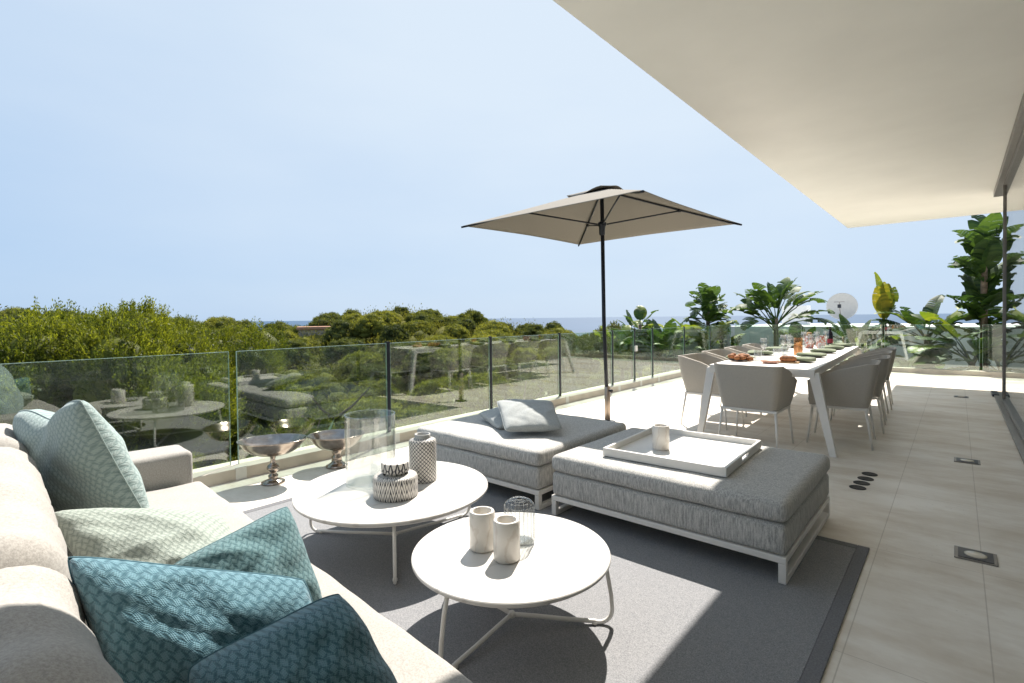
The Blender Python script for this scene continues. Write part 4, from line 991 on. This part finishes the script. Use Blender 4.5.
# distant houses
def far_house(px, dist, wd, ht, zt__, label):
    a = math.atan2(px-512, 512); ang = PI/2 + YAW - a; x, y = dist*math.cos(ang), dist*math.sin(ang); z = zt__-ht
    e = empty('country_house', (x, y, z), ang+PI/2, label, 'house')
    t = MB(); t.box(-wd/2, wd/2, -2, 2, -3, ht-.5); t.build('wall', 'rock_wall', e)
    t = MB(); t.box(-wd/2-.3, wd/2+.3, -2.3, 2.3, ht-.498, ht, .1); t.build('roof', 'terracotta', e)
    for k in range(3):
        
        for yy in (-2.03, 2.002): q = MB(); xx = -wd/3 + k*wd/3; q.box(xx-.5, xx+.5, yy, yy+.028, ht-2.2, ht-1.0); q.build('window', 'bronze_frame', e)
def zpx(px, py, dist):
    a = math.atan2(px-512, 512); return CAMH + (317.6-.0115*(px-512)-py)/512*dist*math.cos(a)
far_house(314, 90, 4.6, 2.4, zpx(314, 326.5, 90), 'small distant house with a flat reddish roof among the pines under the tallest crowns')
far_house(146, 102, 5.5, 3.0, zpx(146, 318, 102), 'small distant house with a reddish roof on the ridge behind the bright bushes')
# bright shrubs near the balustrade
SC = [bush_crown(s, 'shrub_leaves', 1.7, 1.5) for s in (1, 2, 3)]
ST = [trunk_mesh(s+20, 2.6, .10, 6, .9) for s in range(3)]
SH = [(-8.3, -2.6, .35, 1.25), (-7.6, -1.0, .35, 1.1), (-9.2, .7, .78, 1.15), (-8.2, 1.5, .95, 1.05), (-9.2, 2.7, .95, 1.0), (-6.6, .4, -.65, .85), (-6.6, 1.7, -.8, .8), (-7.6, 3.5, -.55, .75), (-6.7, -1.6, -.4, .9), (-10.4, -.6, .90, 1.25), (-11.0, 1.6, .95, 1.1)]
for i, (x, y, zc, s) in enumerate(SH):
    zb = ground_z(x, y); th = (zc-zb)/s - .0
    e = mesh_tree('bright_shrub', SC[i % 3], ST[i % 3], x, y, zb, th-1.1, s, i*1.7, 'tall bushy shrub with bright yellow green leaves close outside the balustrade', 'shrub', 'bright shrubs outside the balustrade')
    e.children[0].scale = (1, 1, max(.6, (th-.2)/3.4)) if e.children[0].name.startswith('trunk') else e.children[0].scale
DC = [bush_crown(7, 'dark_shrub_leaves', 1.6, 1.2, 26, 80, 14, (.06, .022)), bush_crown(8, 'dark_shrub_leaves', 1.6, 1.3, 26, 80, 14, (.06, .022)), bush_crown(9, 'shrub_leaves', 1.6, 1.2, 26, 80, 14, (.06, .022))]
rnd = random.Random(5); k = 0
for d0, sp_ in ((11.5, 2.3), (14.5, 2.7), (18, 3.0), (22, 3.3)):
    px = 90
    while px < 600:
        a = math.atan2(px-512, 512); ang = PI/2+YAW-a; dd = d0*rnd.uniform(.94, 1.06); x, y = dd*math.cos(ang), dd*math.sin(ang)
        if x < -6.4:
            zb = ground_z(x, y); s = rnd.uniform(.8, 1.25)*(1 if d0 < 16 else 1.2); i = rnd.randrange(3)
            mesh_tree('dark_shrub', DC[i], ST[i], x, y, zb, 1.2+rnd.uniform(0, 1.0), s, rnd.uniform(0, 6.28), 'dull green maquis shrub at the foot of the slope below the terrace', 'shrub', 'maquis shrubs below the terrace'); k += 1
        px += sp_*rnd.uniform(.8, 1.2)/dd*512/(math.cos(a)**2)
print('maquis', k)

# strelitzias
def banana_leaf(bm, base, az, pet, L, Wd, elev, curve, rs, droop=0.0, tear=.5):
    hd = Vector((math.cos(az), math.sin(az), 0)); side = Vector((-math.sin(az), math.cos(az), 0)); p = Vector(base); el = elev; pts = [p.copy()]
    n1 = 5; n2 = 16
    for i in range(n1): p = p + (hd*math.cos(el)+Vector((0, 0, math.sin(el))))*(pet/n1); el -= curve*.25/n1; pts.append(p.copy())
    for i in range(n1):   # petiole: thin strip tube
        a, b = pts[i], pts[i+1]; w_ = .022*(1-.1*i)
        for s1 in ((side*w_, Vector((0, 0, 0))), ):
            u_ = (b-a).normalized().cross(side).normalized()*w_
            ring1 = [bm.verts.new(a+q) for q in (side*w_, u_, -side*w_, -u_)]; ring2 = [bm.verts.new(b+q*.9) for q in (side*w_, u_, -side*w_, -u_)]
            for k in range(4): bm.faces.new((ring1[k], ring1[(k+1) % 4], ring2[(k+1) % 4], ring2[k]))
    sp = [p.copy()]; els = [el]
    for i in range(n2): p = p + (hd*math.cos(el)+Vector((0, 0, math.sin(el))))*(L/n2); el -= curve*(.4+1.2*i/n2)/n2; sp.append(p.copy()); els.append(el)
    tw = rs.uniform(-.5, .5)
    for sgn in (-1, 1):
        dr = 0
        for i in range(n2):
            f0, f1 = i/n2, (i+1)/n2
            wf = lambda f: Wd*(math.sin(PI*min(1, (f*.95+.04)**.85))**.62)*(1-.2*f)
            up_ = Vector((0, 0, 1)) - hd*0; nrm = (sp[i+1]-sp[i]).normalized().cross(side).normalized()
            if nrm.z < 0: nrm = -nrm
            if rs.random() < tear*.55: dr = rs.uniform(-.25, .45)
            fold = .38 - dr - droop; d_ = (side*sgn*math.cos(fold+tw*sgn*.3) + nrm*math.sin(fold+tw*sgn*.3)).normalized(); fwd = (sp[i+1]-sp[i]).normalized()
            d_ = (d_ + fwd*.28).normalized(); gap = .05 if rs.random() < tear*.6 else 0
            a, b = sp[i], sp[i].lerp(sp[i+1], 1-gap)
            m1 = a + d_*wf(f0)*.6 + Vector((0, 0, -.00)); m2 = b + d_*wf(f1)*.6
            e1 = a + d_*wf(f0) + Vector((0, 0, -.16*wf(f0))); e2 = b + d_*wf(f1) + Vector((0, 0, -.16*wf(f1)))
            va, vb, v1, v2, w1, w2 = [bm.verts.new(q) for q in (a, b, m1, m2, e1, e2)]
            bm.faces.new((va, vb, v2, v1)); bm.faces.new((v1, v2, w2, w1))
def strelitzia(x, y, z0, trunkh, n, L, Wd, pet, mat, label, seed, fan_az=0.0, spread=1.0, elev=(0.7, 1.45), tear=.5, lean=0, nb=0, n_stems=1, sway=1.6, stack=0):
    rs = random.Random(seed); e = empty('strelitzia', (x, y, z0), 0, label, 'plant', 'giant strelitzias beyond the terrace edge')
    t = MB(); tops = []
    for k in range(n_stems):
        ox, oy = rs.uniform(-.15, .15)*(n_stems > 1), rs.uniform(-.15, .15)*(n_stems > 1); hh = trunkh*(1-.18*k)
        P = [Vector((ox*(1+f*2), oy, hh*f)) + Vector((lean*f*f, 0, 0)) for f in (0, .25, .5, .75, 1)]
        t.tube(P, [.085, .075, .065, .06, .055], 10); tops.append(P[-1])
    t.build('stem', 'palm_bark', e, smooth=True)
    for j, (m_, cnt_) in enumerate(((mat, n-nb), ('banana_leaf_bright', nb))):
        if cnt_ <= 0: continue
        bm = bmesh.new()
        for i in range(cnt_):
            tp = tops[i % len(tops)]; s = (i+.5)/cnt_*2-1
            side = 1 if (i % 2) else -1
            f = (i//2+.5)/max(1, cnt_/2)
            el = elev[1] - (elev[1]-elev[0])*f + rs.uniform(-.1, .1)
            az = fan_az + (0 if side > 0 else PI) + rs.uniform(-spread, spread)*.6
            low = tp*(1-max(.25, stack)*(rs.random() if not stack else (i*.618) % 1.0)); l_ = L*rs.uniform(.8, 1.12)
            banana_leaf(bm, low, az, pet*rs.uniform(.7, 1.15), l_, Wd*rs.uniform(.85, 1.15), el, rs.uniform(.5, 1.2)*sway*(.6+f*.6), rs, rs.uniform(0, .25), tear)
        me = bpy.data.meshes.new('foliage'); bm.to_mesh(me); bm.free(); me.materials.append(M[m_]); me.polygons.foreach_set('use_smooth', [True]*len(me.polygons))
        o = bpy.data.objects.new('foliage', me); col.objects.link(o); o.parent = e
        if j: o['label'] = 'bright light green leaves'
    return e
def onray(px, Y):    # x on vertical plane Y at image column px
    d = fw + r2*((px-512)/512) - u2*((320-326.5)/512); return d.x/d.y*Y
def zat(px, py, Y):
    d = fw + r2*((px-512)/512) - u2*((py-326.5)/512); return CAMH + d.z/d.y*Y
YP = 15.6
def S(px, Y, ptop, n, L, Wd, pet, mat, label, seed, z0=-.4, **kw):
    ztop = zat(px, ptop, Y); th = ztop - z0 - (L*.8+pet*.9); th = max(.15, th)
    return strelitzia(onray(px, Y), Y, z0, th, n, L, Wd, pet, mat, label, seed, fan_az=kw.pop('fan', .3), **kw)
S(984, 15.0, 212, 30, .8, .30, .12, 'banana_leaf', 'tallest giant strelitzia with ragged dark leaves rising beside the glass door', 1, elev=(.9, 1.52), fan=-.2, tear=.5, sway=.9, stack=.62, spread=2.2)
S(972, 14.7, 298, 10, 1.0, .32, .6, 'banana_leaf', 'wide low strelitzia clump with one bright upright leaf at the foot of the tallest one', 2, nb=3, elev=(.6, 1.45))
S(927, 15.4, 288, 13, .85, .27, .45, 'banana_leaf', 'strelitzia with flower bracts and arching leaves left of the tallest one', 3, nb=3, elev=(.3, 1.35), spread=1.6, sway=1.2)
S(925, 14.5, 333, 14, .75, .22, .2, 'banana_leaf', 'low feathery strelitzia clump close behind the far glass', 4, elev=(.1, 1.2), spread=2.2)
S(884, 15.8, 277, 5, .85, .20, .5, 'banana_leaf_yellow', 'slim strelitzia with one yellowing upright leaf', 5, elev=(1.3, 1.56), tear=.3, sway=.3, spread=.9, fan=1.2, nb=2)
S(857, 14.9, 316, 14, .7, .2, .4, 'banana_leaf', 'short bushy strelitzia below the satellite dish', 6, elev=(.5, 1.5), spread=2, sway=1.1)
S(776, 15.0, 272, 24, .82, .27, .65, 'banana_leaf', 'broad fan shaped strelitzia rising behind the dining table', 7, elev=(.4, 1.55), fan=.5, sway=1.1, tear=.5, spread=1.3)
S(745, 15.8, 332, 12, .8, .24, .3, 'banana_leaf', 'low dark strelitzia behind the balustrade-side chairs', 8, elev=(.1, 1.3), spread=2)
S(708, 15.8, 281, 20, .7, .3, .2, 'banana_leaf', 'tall strelitzia with a dark compact head near the balustrade corner', 9, z0=-1, nb=0, elev=(.35, 1.5), spread=2, sway=1.2, stack=.3)
S(706, 15.2, 314, 14, .85, .3, .5, 'banana_leaf_bright', 'bright green strelitzia clump under the tall dark headed one', 10, z0=-1, elev=(.6, 1.5), spread=2)
S(664, 15.6, 311, 13, .9, .26, .8, 'banana_leaf', 'strelitzia with narrow upright leaves between the parasol pole and the corner', 11, z0=-2, elev=(.8, 1.5), spread=2.4, sway=.9)
S(640, 15.8, 304, 20, .65, .25, .2, 'banana_leaf', 'bushy dark strelitzia just right of the parasol pole', 12, z0=-2, elev=(.2, 1.5), spread=3, nb=6, sway=1.2, stack=.4)
S(622, 14.6, 316, 16, .75, .26, .3, 'banana_leaf', 'strelitzia right behind the parasol pole with a leaf reaching sideways', 13, z0=-2, elev=(.1, 1.4), spread=3, nb=5)
S(684, 15.0, 335, 12, .75, .24, .3, 'banana_leaf', 'low strelitzia half hidden behind the farthest glass panels', 14, z0=-2, elev=(.3, 1.4), spread=3, nb=3)
S(1045, 14.9, 288, 12, 1.0, .3, .5, 'banana_leaf', 'strelitzia growing beyond the end of the glass door wall', 15, nb=3, elev=(.4, 1.4))
for i, (px, Y, top, n_, L_, W_, lab) in enumerate(((872, 15.4, 328, 12, .6, .2, 'low strelitzia tuft at the foot of the yellowing one'), (800, 15.3, 322, 14, .7, .22, 'low strelitzia under the right side of the broad fan shaped one'), (728, 15.3, 325, 12, .7, .22, 'green strelitzia left of the dark low one by the table'), (690, 16.3, 318, 12, .8, .25, 'strelitzia left of the dark headed one'), (652, 16.4, 318, 12, .8, .25, 'strelitzia right of the bushy one by the parasol pole'), (1000, 14.5, 328, 12, .75, .25, 'low strelitzia at the end of the glass door wall'), (610, 15.5, 322, 12, .8, .25, 'leftmost strelitzia, just left of the parasol pole'), (676, 15.8, 322, 14, .65, .2, 'strelitzia second left of the dark headed one'), (632, 17.0, 312, 16, .6, .2, 'strelitzia rising behind the bushy one by the parasol pole'), (722, 16.2, 330, 14, .6, .2, 'strelitzia right of the dark headed one, low down'))):
    S(px, Y, top, n_, L_, W_, .3, 'banana_leaf' if i % 3 else 'banana_leaf_bright', lab, 40+i, z0=-.4 if px > 730 else -2, elev=(.3, 1.5), spread=2.4, nb=3 if i % 2 else 0, sway=1.2, stack=.3)
# shrubs that fill the bed beyond the corner
k = 0
for px, Y, top in ((600, 13.5, 338), (612, 17.5, 328), (630, 16.8, 335), (650, 17.2, 335), (668, 17.0, 338), (690, 17, 335), (716, 17, 338), (575, 15.0, 343), (590, 19, 334)):
    x = onray(px, Y); z = zat(px, top, Y); zb = min(-1.5, ground_z(x, Y)); s = .62
    e = mesh_tree('dark_shrub', DC[k % 3], ST[k % 3], x, Y, zb, (z-zb)/s-1.2, s, k*1.3, 'dense garden shrub packed among the strelitzias past the terrace corner', 'shrub', 'garden shrubs among the strelitzias'); k += 1
# agave
e = empty('agave', (-6.0, 3.05, -1.2), 0, 'pale spiky agave just outside the glass behind the pewter bowls', 'plant')
t = MB(); t.tube([(0, 0, -3), (0, 0, .1)], .12, 10); t.build('stem', 'palm_bark', e, smooth=True)
bm = bmesh.new(); rs = random.Random(3)
for i in range(22):
    a = i*2.4; el = .5+.9*rs.random(); L = rs.uniform(.9, 1.3); hd = Vector((math.cos(a), math.sin(a), 0)); sd = Vector((-math.sin(a), math.cos(a), 0)); p = Vector((0, 0, .1)); prev = None
    for k in range(8):
        f = k/7; w_ = .06*math.sin(PI*(f*.8+.2)) if k < 7 else .002; c_ = [bm.verts.new(p+sd*w_+Vector((0, 0, .02))), bm.verts.new(p), bm.verts.new(p-sd*w_+Vector((0, 0, .02)))]
        if prev: bm.faces.new((prev[0], prev[1], c_[1], c_[0])); bm.faces.new((prev[1], prev[2], c_[2], c_[1]))
        prev = c_; p = p + (hd*math.cos(el)+Vector((0, 0, math.sin(el))))*L/7; el -= .08
t = MB(); t.bm.free(); t.bm = bm; t.build('leaves', 'agave_leaf', e, smooth=True)
